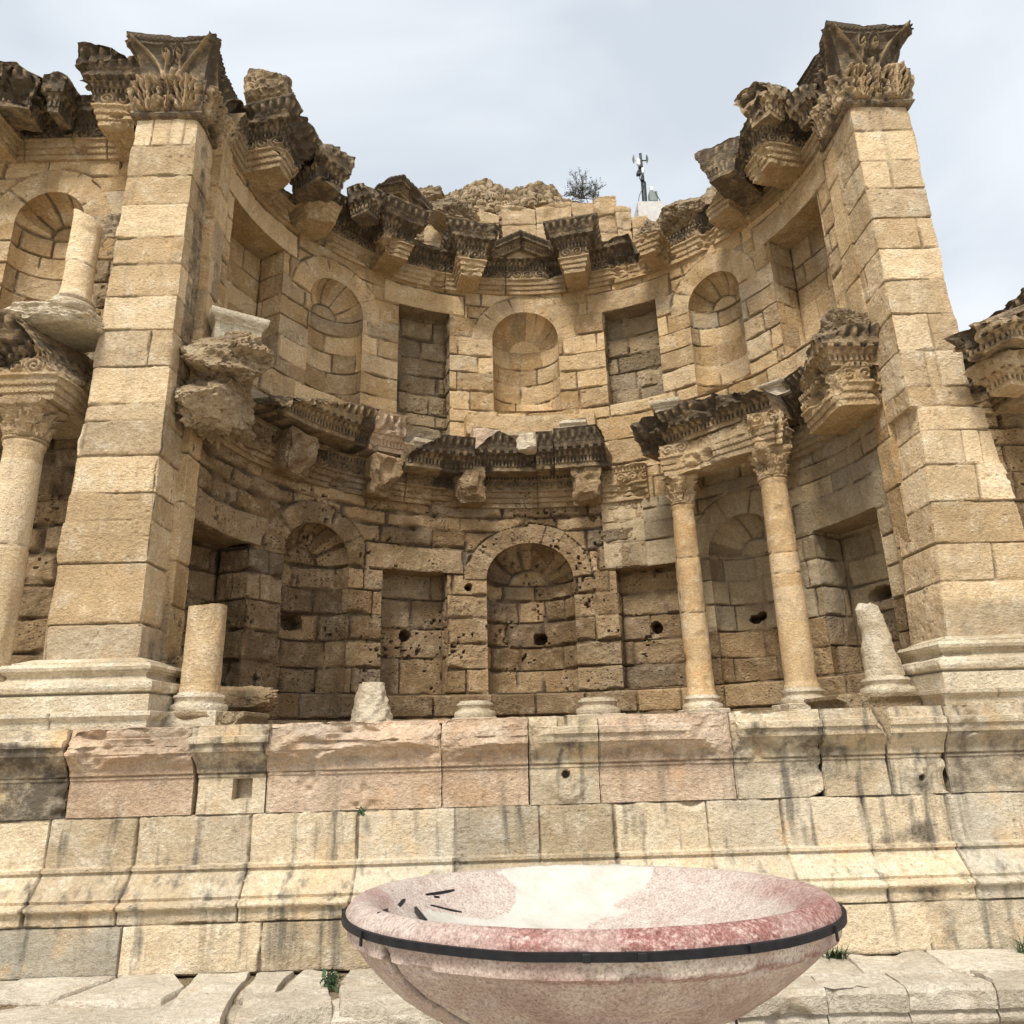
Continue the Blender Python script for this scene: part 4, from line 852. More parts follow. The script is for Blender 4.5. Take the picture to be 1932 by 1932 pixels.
stump((p0[0], 7.9), p0[2], q[2]+.05, .185, 'jagged whitish column stump tapering to a broken point near the foot of the right pier', 612, [((p0[0]-.10, 7.9, q[2]-.03), (-.6, -.1, .7)), ((p0[0]+.05, 7.9, q[2]-.10), (.55, -.2, .7)), ((p0[0]+.12, 7.9, q[2]-.35), (.9, -.5, .22)), ((p0[0]-.16, 7.8, q[2]-.25), (-.9, -.6, .1))])
c_ = at(150, 410, 7.6); b_ = at(128, 590, 7.6)
stump((b_[0]+.05, 7.6), b_[2], c_[2]+.06, .17, 'broken column standing on the pale slab in front of the upper left niche', 613, [((b_[0], 7.6, c_[2]-.02), (.35, -.1, .8))], baseh=.16, mat=M_pier, joints=(b_[2]+.62,), bands=((b_[2], b_[2]+3, .8),))
for cx_, r_, sd_, lb_ in ((-.47, .205, 621, 'bare round column base on the ledge left of the middle niche'), (1.31, .22, 622, 'bare round column base on the ledge right of the middle niche')):
    root = empty('column_base', (cx_, 10.95, .19), lb_, 'column base', 'bare round column bases'); g = Geo(); cbase(g, (cx_, 10.95), .29, r_, .24, sd_, crust=.0); build('moulding', g, M_base, root); plinth(root, (cx_, 10.95), r_, .18, .295, sd_)
g = Geo(); c0 = at(697, 1362, 10.0)
def dspf(P, T, Z, R): v = (Z-c0[2])/.5; d = .02*np.cos(T*8)*np.sin(v*14)*(v < .7)+.02*fbm(P, 12, 3, 3)+.02*(noise(P, 30, 2)-.5); A = np.zeros((*d.shape, 4)); A[..., 0] = .7; A[..., 1] = .5; A[..., 2] = .05; return d, A
lathe(g, (c0[0], 10.0), [(.33, .19), (.30, c0[2]), (.27, c0[2]+.12), (.22, c0[2]+.3), (.185, c0[2]+.5)], 60, dspf, dz=.012)
g.xform(lambda V: fracture(V, [((c0[0]-.2, 10, c0[2]+.2), (-1, -.4, .15))], .03, 5)); build('capital_fragment', g, M_base, label='upturned worn leafy capital fragment sitting on the ledge', cat='carved stone')

# ================================================================== LOOSE STONES ON THE WALLS
def carved(px, py, Y, size, seed, label, rot=0., crust=.7, cuts=4, cat='carved stone', tilt=0.):
    """a fallen length of cornice: dentils and rows of carving on every side, broken at random"""
    w_, d_, h_ = size; c = at(px, py, Y); rs = np.random.RandomState(seed); os_ = .55; g = Geo(); k = h_/.44
    pr = [(max(o, -.05)*os_, z*k-h_/2) for o, z in CORN[1:-1]]; mo = .26*os_
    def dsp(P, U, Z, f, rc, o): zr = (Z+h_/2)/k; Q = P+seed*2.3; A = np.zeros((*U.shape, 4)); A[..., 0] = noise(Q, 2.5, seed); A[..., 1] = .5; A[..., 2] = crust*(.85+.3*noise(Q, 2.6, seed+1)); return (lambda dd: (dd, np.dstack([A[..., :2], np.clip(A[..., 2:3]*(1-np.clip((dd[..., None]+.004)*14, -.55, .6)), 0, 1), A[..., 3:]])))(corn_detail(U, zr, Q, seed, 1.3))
    loft(g, (-w_/2+mo, w_/2-mo, -d_/2+mo, d_/2-mo), pr, du=.014, disp=dsp)
    pl = []
    for i in range(cuts): n = rs.normal(size=3); n[1] = -abs(n[1])*.6; n[2] = abs(n[2]); n /= np.linalg.norm(n); e = np.array([w_*abs(n[0]), d_*abs(n[1]), h_*abs(n[2])]).sum()/2; pl.append((n*e*rs.uniform(.62, .8), n))
    cs, sn = math.cos(rot), math.sin(rot); ct, s2 = math.cos(tilt), math.sin(tilt)
    def f(V):
        V = worn(fracture(V, pl, .035, seed), .008, 9, seed, .02); V = np.stack([V[:, 0]*ct-V[:, 2]*s2, V[:, 1], V[:, 0]*s2+V[:, 2]*ct], -1)
        return np.stack([V[:, 0]*cs-V[:, 1]*sn+c[0], V[:, 0]*sn+V[:, 1]*cs+c[1], V[:, 2]+c[2]], -1)
    g.xform(f); return build('cornice_block', g, M_carve, label=label, cat=cat)
def rock(name, px, py, Y, size, seed, label, mat=M_rub, crust=.3, rot=0., cat='broken stone', group=None, **k):
    g = Geo(); boulder_geo(g, at(px, py, Y), size, seed, rot, crust, n=72, **k); return build(name, g, mat, label=label, cat=cat, group=group)
rock('broken_stone', 505, 178, 8.75, (.74, .66, .72), 701, 'rounded carved lump perched on the bracket right of the left pier capital', M_carve, .55, amp=.18)
rock('broken_stone', 425, 684, 7.95, (1.05, .85, .62), 702, 'big jagged tan rock jutting out beside the left pier above the broken bracket', M_rock, .12, .3, amp=.35)
carved(600, 330, 9.45, (.95, .7, .78), 703, 'blackened cornice block with a rounded end above the second bracket from the left pier', -.6, .75)
carved(690, 390, 10.25, (.6, .6, .55), 704, 'small blackened cornice block left of the steep gable', -.5, .8, 3)
carved(1455, 212, 8.6, (.85, .6, .62), 705, 'grey lichen-covered cornice block crowning the bracket left of the right pier capital', .6, .5, 5)
carved(1385, 325, 9.35, (1.2, .7, .68), 706, 'long dark cornice block with a beak-like left end, below the lichen-covered one', .75, .8, 4)
carved(1522, 205, 8.25, (.4, .5, .6), 707, 'dark stone wedged behind the right pier capital', .3, .7, 3)
rock('broken_stone', 1590, 618, 8.15, (.62, .5, .30), 708, 'pale broken stone lying on the cornice beside the right pier', M_rub, .1, .2)
carved(25, 190, 7.95, (.95, .7, .62), 710, 'dark weathered cornice block at the upper left corner', .15, .75, 3)
carved(118, 195, 8.05, (.42, .6, .60), 711, 'dark squarish cornice block standing between two others on the left wing', 0., .8, 3)
carved(196, 150, 7.85, (.62, .7, .46), 712, 'dark cornice block nearest the left pier capital with a pointed top', -.05, .8, 2)
rock('broken_stone', 95, 622, 7.55, (1.3, .9, .34), 715, 'split pale slab lying under the broken column on the left wing', M_base, .1, -.1, amp=.12, planes=3)
carved(1895, 640, 7.0, (.8, .8, .34), 716, 'grey cornice block resting on the right wing bracket at the right edge', .3, .6, 3)
carved(1905, 705, 7.15, (.62, .6, .42), 717, 'paler broken block at the right edge below the grey cornice block', .1, .25, 4)
def loosecorn(deg0, deg1, z0, out, seed, label, **k):
    g = cornice_piece(s_of(deg0), s_of(deg1), z0, out, seed, ret=True, back=.12, **k); return build('cornice_block', g, M_carve, label=label, cat='carved stone')
loosecorn(104.4, 88.6, 4.26, .42, 721, 'blackened peaked cornice block reset below the middle niche', hi=.95, lo=.6, zs=1.45, planes_w=[(wp(103, .8, 4.62), (-.6, -.2, .7)), (wp(92, .8, 4.62), (.5, -.2, .8))], rough=.02)
loosecorn(88.4, 83.9, 4.27, .46, 722, 'narrow blackened cornice block between the peaked one and the longest one', hi=.95, lo=.6, zs=1.35)
loosecorn(83.7, 69.8, 4.27, .48, 723, 'longest blackened cornice block, right of the middle, rounded at its right end', hi=.95, lo=.6, zs=1.45, planes_w=[(wp(70.5, .7, 4.4), (.9, -.3, .2))], rough=.05)
g = Geo(); boulder_geo(g, apse(s_of(90.5), 4.66, .62), (.38, .4, .30), 731, .1, .05, amp=.12, n=30, planes=5); build('broken_stone', g, M_base, label='small pale broken stone between the blackened cornice blocks below the middle niche', cat='broken stone')
def pedestal(px, py, Y, w, d, h, seed, label, rot):
    c = at(px, py, Y); g = Geo(); pr = [(0, 0), (0, h*.62), (.02, h*.66), (.02, h*.72), (.06, h*.80), (.075, h*.9), (.075, h)]
    def dsp(P, U, Z, f, rc, o): dd = .005*fbm(P+seed, 10, 3, seed)-.03*sstep(.7, .85, noise(P+seed, 5, 1)); A = np.zeros((*dd.shape, 4)); A[..., 0] = .6; A[..., 1] = .7; A[..., 2] = .1; return dd, A
    loft(g, (-w/2, w/2, -d/2, d/2), pr, du=.015, disp=dsp); cs, sn = math.cos(rot), math.sin(rot)
    g.xform(lambda V: np.stack([V[:, 0]*cs-V[:, 1]*sn+c[0], V[:, 0]*sn+V[:, 1]*cs+c[1], V[:, 2]+c[2]], -1)); build('pedestal_block', g, M_base, label=label, cat='pedestal')
pedestal(440, 668, 8.3, .55, .5, .42, 741, 'pale moulded pedestal block on the ledge beside the left pier', .55)
pedestal(1262, 800, 10.5, .34, .36, .32, 742, 'small pale moulded pedestal block above the left one of the two standing columns', -.35)
pedestal(1478, 752, 9.35, .34, .34, .20, 743, 'weathered moulded pedestal block above the column nearest the right pier', -.75)

# ================================================================== BEHIND: rubble hump, back wall blocks, shrub, mast
g = Geo(); nx, ny = 300, 130
sky_x = [-2.6, -1.9, -1.6, -1.0, -.45, -.1, .35, .75, 1.2, 1.55, 1.9, 2.1]; sky_z = [10.2, 10.7, 11.0, 11.4, 11.72, 11.72, 11.45, 11.68, 11.60, 11.2, 10.8, 10.3]
X, V = np.meshgrid(np.linspace(-2.7, 2.1, nx), np.linspace(0, 1, ny)); TZ = np.interp(X, sky_x, sky_z)
fr_ = np.clip(V/.6, 0, 1); bk_ = np.clip((V-.6)/.4, 0, 1); Z = 9.2+(TZ-9.2)*fr_-(TZ-8.6)*bk_**1.5; Y = 12.8+.45*fr_**3+1.7*bk_
P = v3(X, Y, Z); f1, f21, idn = cells(P*np.array([1, 1, 1.35]), 5.5, 3); d = .07*(1-f1)*sstep(0, .16, f21)+.06*fbm(P, 5, 4, 5)-.03*(1-sstep(0, .10, f21))
A = np.zeros((ny, nx, 4)); A[..., 0] = idn; A[..., 1] = .4; A[..., 2] = .25*noise(P, 2, 4); A[..., 3] = .45*(1-sstep(.0, .12, f21)); g.add(v3(X, Y-d*(1-bk_)+.3*d*bk_, Z+.8*d*sstep(.7, 1, fr_)), A); build('rubble_mound', g, M_rub, label='brown hump of bare rubble masonry rising behind the middle of the cornice', cat='ruined vault')
bw = empty('block_wall', (.9, 12.7, 8.2), 'row of broken pale blocks standing behind the middle of the upper cornice', 'wall')
rs = np.random.RandomState(5)
for i, (x0, x1, yt, y) in enumerate(((800, 865, 405, 12.6), (865, 940, 392, 12.6), (945, 1010, 385, 12.65), (1010, 1078, 380, 12.6), (1078, 1122, 378, 12.5), (1120, 1162, 366, 12.4), (1160, 1190, 385, 12.3), (1190, 1222, 402, 12.3))):
    a = at(x0, yt, y); b = at(x1, yt, y); g = Geo(); w_ = b[0]-a[0]; zt = (a[2]+b[2])/2
    def dsp(P, U, Z, f, rc, o): Q = P+i*5.1; dd = .02*fbm(Q, 4, 4, i)+.008*fbm(Q, 18, 2, i)-.05*sstep(.6, .85, noise(Q, 3.5, i)); D = np.minimum(np.abs((Z % .42)-.02), .2); dd = dd-.03*np.exp(-D/.012); A = np.zeros((*dd.shape, 4)); A[..., 0] = rs.rand() if 0 else .3+.5*noise(Q, .8, i); A[..., 1] = .6; A[..., 2] = .25*noise(Q, 1.5, i); A[..., 3] = .6*np.exp(-D/.012); return dd, A
    loft(g, (a[0]+.005, b[0]-.005, y, y+.7), [(-.02, 8.3), (0, 8.34), (0, zt-.04), (-.02, zt)], du=.024, disp=dsp); g.xform(lambda V: fracture(worn(V, .01, 8, i, .02), [(((a[0]+b[0])/2, y, zt-.05), (rs.uniform(-.4, .4), -.35, 1))], .04, i)); build('block', g, M_up, bw)
for i, (px, py, Y, sz, lb) in enumerate(((1290, 415, 12.0, (1.1, 1.0, .8), 'tan rubble boulder behind the right part of the upper cornice, nearest the mast'), (1370, 395, 11.6, (1.0, .9, .9), 'tan rubble boulder further right behind the upper cornice'), (850, 410, 12.3, (1.2, .7, .5), 'brown rubble boulder behind the upper cornice left of the middle'), (1225, 440, 11.9, (.5, .5, .4), 'small pale rubble stone below the mast'), (815, 385, 12.9, (.9, .8, .5), 'brown rubble stone at the left foot of the rubble hump'))):
    rock('rubble_stone', px, py, Y, sz, 760+i, lb, M_rub, .15, .3*i, amp=.3)
# shrub
M_twig = plain('dry_twigs', (.075, .065, .045), .9, var=.4, sc=30); M_leafy = plain('grey_green_leaves', (.085, .09, .05), .9, var=.5, sc=30)
sh = empty('shrub', tuple(at(1098, 372, 13.2)), 'bare grey-green twiggy shrub growing at the right end of the rubble hump', 'shrub')
b0 = at(1098, 375, 13.2); rs = np.random.RandomState(8); g1 = Geo(); g2 = Geo()
def grow(p, d, ln, r, lv):
    pts = [p]; n = 4
    for i in range(n): d = d+rs.normal(size=3)*.16; d[2] += .03; d /= np.linalg.norm(d); pts.append(pts[-1]+d*ln/n)
    tube(g1 if lv < 2 else g2, pts, np.linspace(r, r*.6, n+1), 4)
    if lv < 4:
        for k in range(rs.randint(2, 5)): q = pts[rs.randint(1, n+1)]; dd = d+rs.normal(size=3)*.55; dd[2] += .15; dd /= np.linalg.norm(dd); grow(q, dd, ln*rs.uniform(.55, .85), r*.62, lv+1)
for k in range(9): dd = np.array([rs.uniform(-.9, .9), rs.uniform(-.4, .4), rs.uniform(.35, 1)]); grow(b0+np.array([rs.uniform(-.08, .08), 0, 0]), dd/np.linalg.norm(dd), .27, .014, 0)
build('stem', g1, M_twig, sh, sharp=0); build('twigs', g2, M_twig, sh, sharp=0)
g3 = Geo()
for V in list(g2.V)[::2]:
    c = V[-1]; 
    for k in range(2): q = c+rs.normal(size=3)*.02; s_ = .012; a_, b_ = rs.normal(size=3)*s_, rs.normal(size=3)*s_; g3.add(np.array([[q, q+a_], [q+b_, q+a_+b_]]))
build('foliage', g3, M_leafy, sh, sharp=0)
# mast on its concrete block
M_conc = plain('pale_concrete', (.62, .60, .57), .9, var=.12, sc=12); M_steel = plain('dark_steel', (.035, .042, .045), .5, .4); M_white = plain('white_plastic', (.72, .74, .75), .45, var=.05); M_box = plain('grey_green_box', (.22, .26, .24), .6, var=.15)
bl_, tp = at(1202, 404, 12.8), at(1248, 388, 12.8); cb = empty('concrete_block', ((bl_[0]+tp[0])/2, 12.8, 9.6), 'small whitish concrete footing under the antenna mast', 'concrete block')
g = Geo(); loft(g, (bl_[0], tp[0], 12.65, 13.1), [(0, 9.6), (0, tp[2]-.01), (-.01, tp[2])], du=.05, A=[.5, .5, 0, 0]); build('block', g, M_conc, cb)
ms = empty('antenna_mast', tuple(at(1216, 388, 12.8)), 'thin dark antenna mast with white panels and a grey box on top of the ruin', 'antenna mast')
def M_(x, y, Y=12.8): return at(x, y, Y)
g = Geo(); tube(g, [M_(1217, 388), M_(1214, 345)], .055, 12); tube(g, [M_(1214, 345), M_(1208, 290)], .028, 10); build('pole', g, M_steel, ms)
for q in (((1199, 303), (1219, 303)), ((1203, 322), (1216, 322))): g = Geo(); tube(g, [M_(*q[0]), M_(*q[1])], .014, 6); build('crossbar', g, M_steel, ms)
for q, sz in (((1207, 312), (.06, .08, .17)), ((1205, 328), (.09, .09, .07)), ((1212, 338), (.07, .07, .10))): g = Geo(); bevel_box(g, M_(*q, 12.75), sz); build('clamp', g, M_steel, ms)
for px, py, sx, sz_, rz in ((1204, 306, .075, .17, .2), (1213, 322, .05, .14, -.3)):
    g = Geo(); bevel_box(g, M_(px, py, 12.68), (sx, .05, sz_), rotz=rz, b=.01); build('antenna_panel', g, M_white, ms)
for sx_, px in ((-1, 1195), (1, 1221)):
    g = Geo(); c = M_(px, 300); th_ = np.linspace(0, 2*math.pi, 21)[:-1]; g.add(np.array([c+v3(np.full(20, sx_*.03*(1-k)), .07*k*np.cos(th_), .10*k*np.sin(th_)) for k in (.02, .5, .8, 1.)]+[c+v3(np.full(20, -sx_*.012), .07*np.cos(th_), .10*np.sin(th_))]), wrap=True); build('dish_antenna', g, M_box, ms)
g = Geo(); bevel_box(g, M_(1232, 374, 12.85), (.17, .16, .26), b=.012); build('equipment_box', g, M_box, ms)
g = Geo(); bevel_box(g, M_(1229, 357, 12.85), (.07, .06, .10)); build('junction_box', g, M_white, ms)
for pts in (((1215, 350), (1206, 370), (1202, 400)), ((1236, 362), (1245, 378), (1248, 392)), ((1210, 315), (1206, 335), (1214, 352))):
    g = Geo(); tube(g, [M_(*p, 12.74) for p in pts], .008, 6); build('cable', g, M_steel, ms)

# ================================================================== PODIUM WALL
YP = 7.15
pod = empty('podium_wall', (0, YP, -1.85), 'long podium wall of large cream blocks running across behind the basin', 'wall')
def podout(z): return np.interp(z, [-1.82, -1.43, -1.425, -1.325, -1.318, -1.312, -1.295, -1.275, -1.262, -1.258, -1.242, -1.236, -1.15, -1.08, -1.04, -1.035, -1.0, -.992, -.59], [.20, .20, .205, .205, .205, .24, .255, .25, .225, .172, .172, .19, .115, .055, .02, .055, .055, .0, .0])
bx = [-7.9, -6.6, -5.3, -4.15, -3.36, -2.34, -1.38, -.5, .26, .94, 1.79, 2.47, 3.22, 3.99, 5.1, 6.2, 7.3]
cx3 = [-7.3, -5.9, -4.65, -3.30, -2.13, -.92, .3, 1.35, 2.4, 3.53, 4.75, 5.9, 7.0]
STAINS = [(3.69, -.92, .20, .14, .72), (3.35, -.98, .12, .08, .5), (3.55, -1.36, .20, .10, .7), (3.70, -1.62, .12, .2, .6), (3.02, -.86, .26, .15, .25), (-2.5, -.72, .06, .16, .4), (-3.2, -.75, .10, .2, .25), (-1.75, -.8, .09, .2, .4), (2.1, -.64, .3, .05, .3), (-.98, -.75, .14, .18, .3), (-3.65, -.7, .08, .2, .35), (4.6, -1.0, .2, .3, .3), (1.15, -.85, .06, .22, .3)]
def stain(S, Z, A):
    P = v3(S, Z, 0)
    for x, z, a, b, k in STAINS: A[..., 2] += k*np.exp(-(((S-x)/a)**2+((Z-z)/b)**2)**1.2*(1+.8*fbm(P, 6, 3, 9)))
    A[..., 2] = np.clip(A[..., 2], 0, 1); return A
g = Geo(); wall(g, lambda s, z, h: v3(s, YP-h-podout(z), z), -8, 8, -1.82, -.585, [-1.82, -1.427, -.588], 801, ds=.0125, joints={0: cx3, 1: bx, -1: [], 2: []}, rough=.006, big=.003, gw=.005, gd=.028, off=.005, edge=.004, pits=.006, chip=1.6, warp=.005, tint=stain,
     edgefn=lambda s, z: -.06*np.exp(-(((s-1.65)/.10)**2+((z+.60)/.05)**2)**2)); build('masonry', g, M_pod, pod)
CAPP = [(0, -.585), (0, -.27), (.014, -.265), (.014, -.245), (.004, -.24), (.034, -.225), (.036, -.19), (.06, -.15), (.125, -.07), (.13, -.055), (.155, -.045), (.16, .02), (.185, .03), (.185, .085), (.135, .095), (.13, .185)]
def capblock(x0, x1, seed, mat, label, moulded=True, planes=(), stains=0., side=0, ex=None, A0=None, stz=(-.25, .15), zb=-.583):
    g = Geo()
    def dsp(P, U, Z, f, rc, o):
        d = .008*fbm(P+seed, 3.2, 4, seed)+.004*fbm(P, 20, 3, seed+1)-.04*sstep(.66, .86, noise(P, 3.6, seed+2)*.75+.3*noise(P, 14, seed+3))
        if not moulded: cv = sstep(-.2, -.12, Z)*(f == 0); c1 = fbm(P*np.array([.8, 1, 1.7]), 3.2, 3, seed+9); d += cv*(.06*(1-np.abs(c1)*2.8)-.05+.03*np.abs(fbm(P*np.array([.6, 1, 1.5]), 7, 3, seed+6)))
        A = np.zeros((*d.shape, 4)); A[..., 0] = noise(P, 1.2, seed)*.7+.3*noise(P, 6, seed+5); A[..., 1] = .3+.5*noise(P, .9, seed+4); up = sstep(stz[0]-.03, stz[0]+.03, Z+.05*fbm(P, 5, 3, seed))*(1-sstep(stz[1]-.04, stz[1]+.04, Z+.05*fbm(P, 5, 3, seed+7)))
        A[..., 2] = stains*up*(.55+.5*noise(P, 2.5, seed+8)); 
        if ex is not None: d = d+ex(P, A)*(f == 0)
        e = np.minimum(P[..., 0]-x0, x1-P[..., 0]); d = d-.02*np.exp(-np.maximum(e, 0)/.015)*(f == 0); return d, A
    prof = [(a, z if z > -.584 else zb) for a, z in CAPP]
    loft(g, (x0+.006, x1-.006, YP, YP+.62), prof, du=.0125, disp=dsp, inset=True, sides=side)
    if planes: g.xform(lambda V: fracture(V, planes, .035, seed))
    return build('cap_block', g, mat, pod, label)
bp = [-4.03, -2.89, -2.23, -.62, .18, .83, 2.08, 2.89, 3.50, 4.04]
capblock(-5.6, bp[0], 901, M_pod, 'moulded cap block stained almost black', stains=.85, stz=(-.62, .06))
capblock(bp[0], bp[1], 902, M_pink, 'pink cap block with its moulding split off', moulded=False, planes=[((-3.6, YP-.10, .19), (-.12, -1, .55)), ((-3.2, YP-.12, .08), (.2, -1, .25))])
def exhole(P, A): k = (np.abs(P[..., 0]+2.44) < .085)*(np.abs(P[..., 2]+.375) < .085); A[..., 3] = np.maximum(A[..., 3], k*.3); return -.12*k
capblock(bp[1]+.03, bp[2], 903, M_pod, 'mossy dark moulded cap block over a square hole', stains=.75, stz=(-.27, .06), side=.3, ex=exhole)
capblock(bp[2], bp[3], 904, M_pink, 'long pink cap block with its front flaked away', moulded=False, planes=[((-1.9, YP-.12, .10), (-.15, -1, .35)), ((-1.3, YP-.11, .15), (.12, -.9, .6)), ((-.8, YP-.13, .05), (.35, -1, .1))])
capblock(bp[3], bp[4], 905, M_pink, 'brownish pink cap block with a worn moulding', moulded=False, planes=[((-.2, YP-.10, .08), (-.1, -1, .35))], stains=.15)
def exboss(P, A):
    q = np.hypot(P[..., 0]-.53, (P[..., 2]+.40)); rr = q+.03*fbm(P, 7, 3, 3); b = .035*(1-sstep(.12, .2, rr)); h = 1-sstep(.028, .04, np.hypot(P[..., 0]-.52, P[..., 2]+.33)); n = (np.abs(P[..., 0]-.50) < .045)*(P[..., 2] > .10)
    A[..., 3] = np.maximum(A[..., 3], h); A[..., 2] += .5*np.exp(-(((P[..., 0]-.58)/.10)**2+((P[..., 2]+.17)/.14)**2)); return b-.08*h-.25*n
capblock(bp[4], bp[5], 906, M_pod, 'greyish cap block with a notch cut in its top and a spout hole in its face', stains=.35, stz=(-.1, .2), ex=exboss, planes=[((.2, YP-.07, -.02), (-.5, -1, .05))])
capblock(bp[5], bp[6], 907, M_pink, 'orange patched cap block with half its moulding left', stains=.5, stz=(-.32, -.08), planes=[((1.8, YP-.10, .05), (.3, -1, .25)), ((1.2, YP-.14, .16), (-.1, -.7, .8))])
capblock(bp[6], bp[7], 908, M_pod, 'grey stained moulded cap block with a rounded lower corner', stains=.75, stz=(-.42, .05), planes=[((2.12, YP-.05, 0), (-1, -.8, .1)), ((2.8, YP-.0, -.56), (.6, -.5, -.9))])
capblock(bp[7], bp[8], 909, M_pod, 'moulded cap block streaked with white and orange', stains=.62, stz=(-.48, -.12), planes=[((3.4, YP-.11, .1), (.9, -.5, .5))])
def exlion(P, A):
    x, z = P[..., 0]-3.77, P[..., 2]+.40; q = np.hypot(x/.15, z/.17); b = .05*(1-q**2)*(q < 1); b += .02*np.exp(-(((np.abs(x)-.055)/.03)**2+((z-.05)/.03)**2))+.025*np.exp(-((x/.035)**2+((z+.02)/.06)**2)); h = 1-sstep(.02, .032, np.hypot(x-.01, z+.045))
    A[..., 2] += .30*(q < 1.05)*noise(P, 11, 5); A[..., 1] += .3*(q < 1.05); A[..., 3] = np.maximum(A[..., 3], h*.9); return b-.06*h+.012*fbm(P, 20, 3, 3)*(q < 1.1)
capblock(bp[8]+.015, bp[9], 910, M_pod, 'moulded cap block carved with a worn round lion mask', stains=.25, stz=(-.3, -.1), ex=exlion)
capblock(bp[9]+.015, 5.3, 911, M_pod, 'wide moulded cap block streaked grey and brown', stains=.55, stz=(-.55, -.02))
for a, b, s in ((-8, -6.9, 912), (-6.9, -5.6, 913), (5.3, 6.6, 914), (6.6, 8, 915)): capblock(a, b, s, M_pod, None, stains=.4)
# stylobate step under the piers, with the return towards the apse
STY = [(-.02, .14), (0, .19), (0, .255), (.03, .285), (.045, .30), (.045, .335), (.03, .34)]
def dsy(P, U, Z, f, rc, o):
    d = .006*fbm(P, 7, 4, 5)-.05*sstep(.64, .84, noise(P, 2.6, 6)*.75+.3*noise(P, 10, 7)); j = np.exp(-(((U % 1.12)-.2)/.008)**2); A = np.zeros((*d.shape, 4)); A[..., 0] = noise(P, 1, 3); A[..., 1] = .5; A[..., 2] = .25*noise(P, 1.3, 4); A[..., 3] = j*.8; return d-.02*j, A
st = empty('stylobate', (-5.4, 7.6, .14), 'moulded step carrying the left pier base, set on top of the podium', 'step', 'moulded steps under the piers')
g = Geo(); loft(g, (-8, -3.38, 7.13, 8.3), STY, du=.02, disp=dsy); build('moulded_step', g, M_base, st)
g = Geo(); loft(g, (-3.9, -2.75, 7.58, 8.6), STY, du=.02, disp=dsy); g.xform(lambda V: fracture(V, [((-2.9, 7.6, .3), (.6, -.6, .5))], .05, 4)); build('return_step', g, M_rub, st)
st = empty('stylobate', (5.8, 7.6, .14), 'moulded step carrying the right pier base, set on top of the podium', 'step', 'moulded steps under the piers')
g = Geo(); loft(g, (4.16, 8, 7.16, 8.3), [(o, z) for o, z in STY], du=.02, disp=dsy); build('moulded_step', g, M_base, st)
g = Geo(); loft(g, (3.45, 4.5, 7.55, 8.6), STY, du=.02, disp=dsy); g.xform(lambda V: fracture(V, [((3.55, 7.6, .3), (-.6, -.6, .5))], .05, 4)); build('return_step', g, M_rub, st)
g = Geo(); loft(g, (-9, 11, YP+.3, 13), [(0, -2.2), (0, .175), ], du=.5, A=[.4, .6, .1, 0]); build('podium_core', g, M_low, kind='structure')
g = Geo(); X, Y = np.meshgrid(np.linspace(-3.7, 4.65, 200), np.linspace(7.76, 12.0, 100)); P = v3(X, Y, .20+0*X); P[..., 2] += .012*fbm(P, 3, 4, 2); P[0, :, 2] = .16; g.add(P, [.4, .6, .1, 0]); build('apse_floor', g, M_low, kind='structure')
rock('broken_stone', 340, 1275, 8.25, (.45, .4, .42), 771, 'rough brown stone between the left pier base and the cut column stump', M_low, .05)
rock('broken_stone', 440, 1325, 8.7, (.9, .5, .35), 772, 'low brown rubble lump at the wall foot right of the cut column stump', M_low, .05)

# ================================================================== GROUND AND STEP
M_ground = stone('ground_stone', (.42, .36, .27), (.56, .49, .38), (.62, .57, .47), pit=.4, streak=0, grey=.4)
g = Geo(); X, Y = np.meshgrid(np.sign(np.linspace(-1, 1, 240))*np.abs(np.linspace(-1, 1, 240))**4*900, 4+np.sign(np.linspace(-1, 1, 240))*np.abs(np.linspace(-1, 1, 240))**4*900)
P = v3(X, Y, -EYE+0*X); P[..., 2] += .02*fbm(P, .8, 3, 1); g.add(P, [.5, .5, 0, 0]); build('ground', g, M_ground, kind='structure', sharp=0)
stp = empty('stone_step', (0, 6.7, -EYE), None, None, None, 'structure')
SP = [(0, -EYE-.05), (0, -2.13), (-.02, -2.12), (-.02, -2.095), (.0, -2.08), (.035, -2.045), (.04, -2.015), (.02, -1.98), (.02, -1.965), (.05, -1.955), (.06, -1.84), (.03, -1.80)]
def dst(seed):
    def f(P, U, Z, f_, rc, o): d = .008*fbm(P, 5, 4, seed)-.05*sstep(.62, .82, noise(P, 3.2, seed+1)*.75+.3*noise(P, 12, seed)); A = np.zeros((*d.shape, 4)); A[..., 0] = noise(P, 1.4, seed); A[..., 1] = .55; A[..., 2] = .12*noise(P, 2, seed+3); return d, A
    return f
xs = [.2, .92, 1.6, 2.26, 2.85, 3.49, 4.26, 5.03, 5.8, 6.6, 7.4]
for i, (a, b) in enumerate(zip(xs[:-1], xs[1:])):
    g = Geo(); loft(g, (a+.008, b-.008, 6.14, 6.42), SP, du=.014, disp=dst(820+i), inset=True, sides=0); g.xform(lambda V: worn(V, .006, 9, i, .01)); build('moulded_kerb_block', g, M_slab, stp)
xr = [.1, 1.0, 1.95, 2.80, 3.50, 4.3, 5.2, 6.1, 7.0, 7.9]
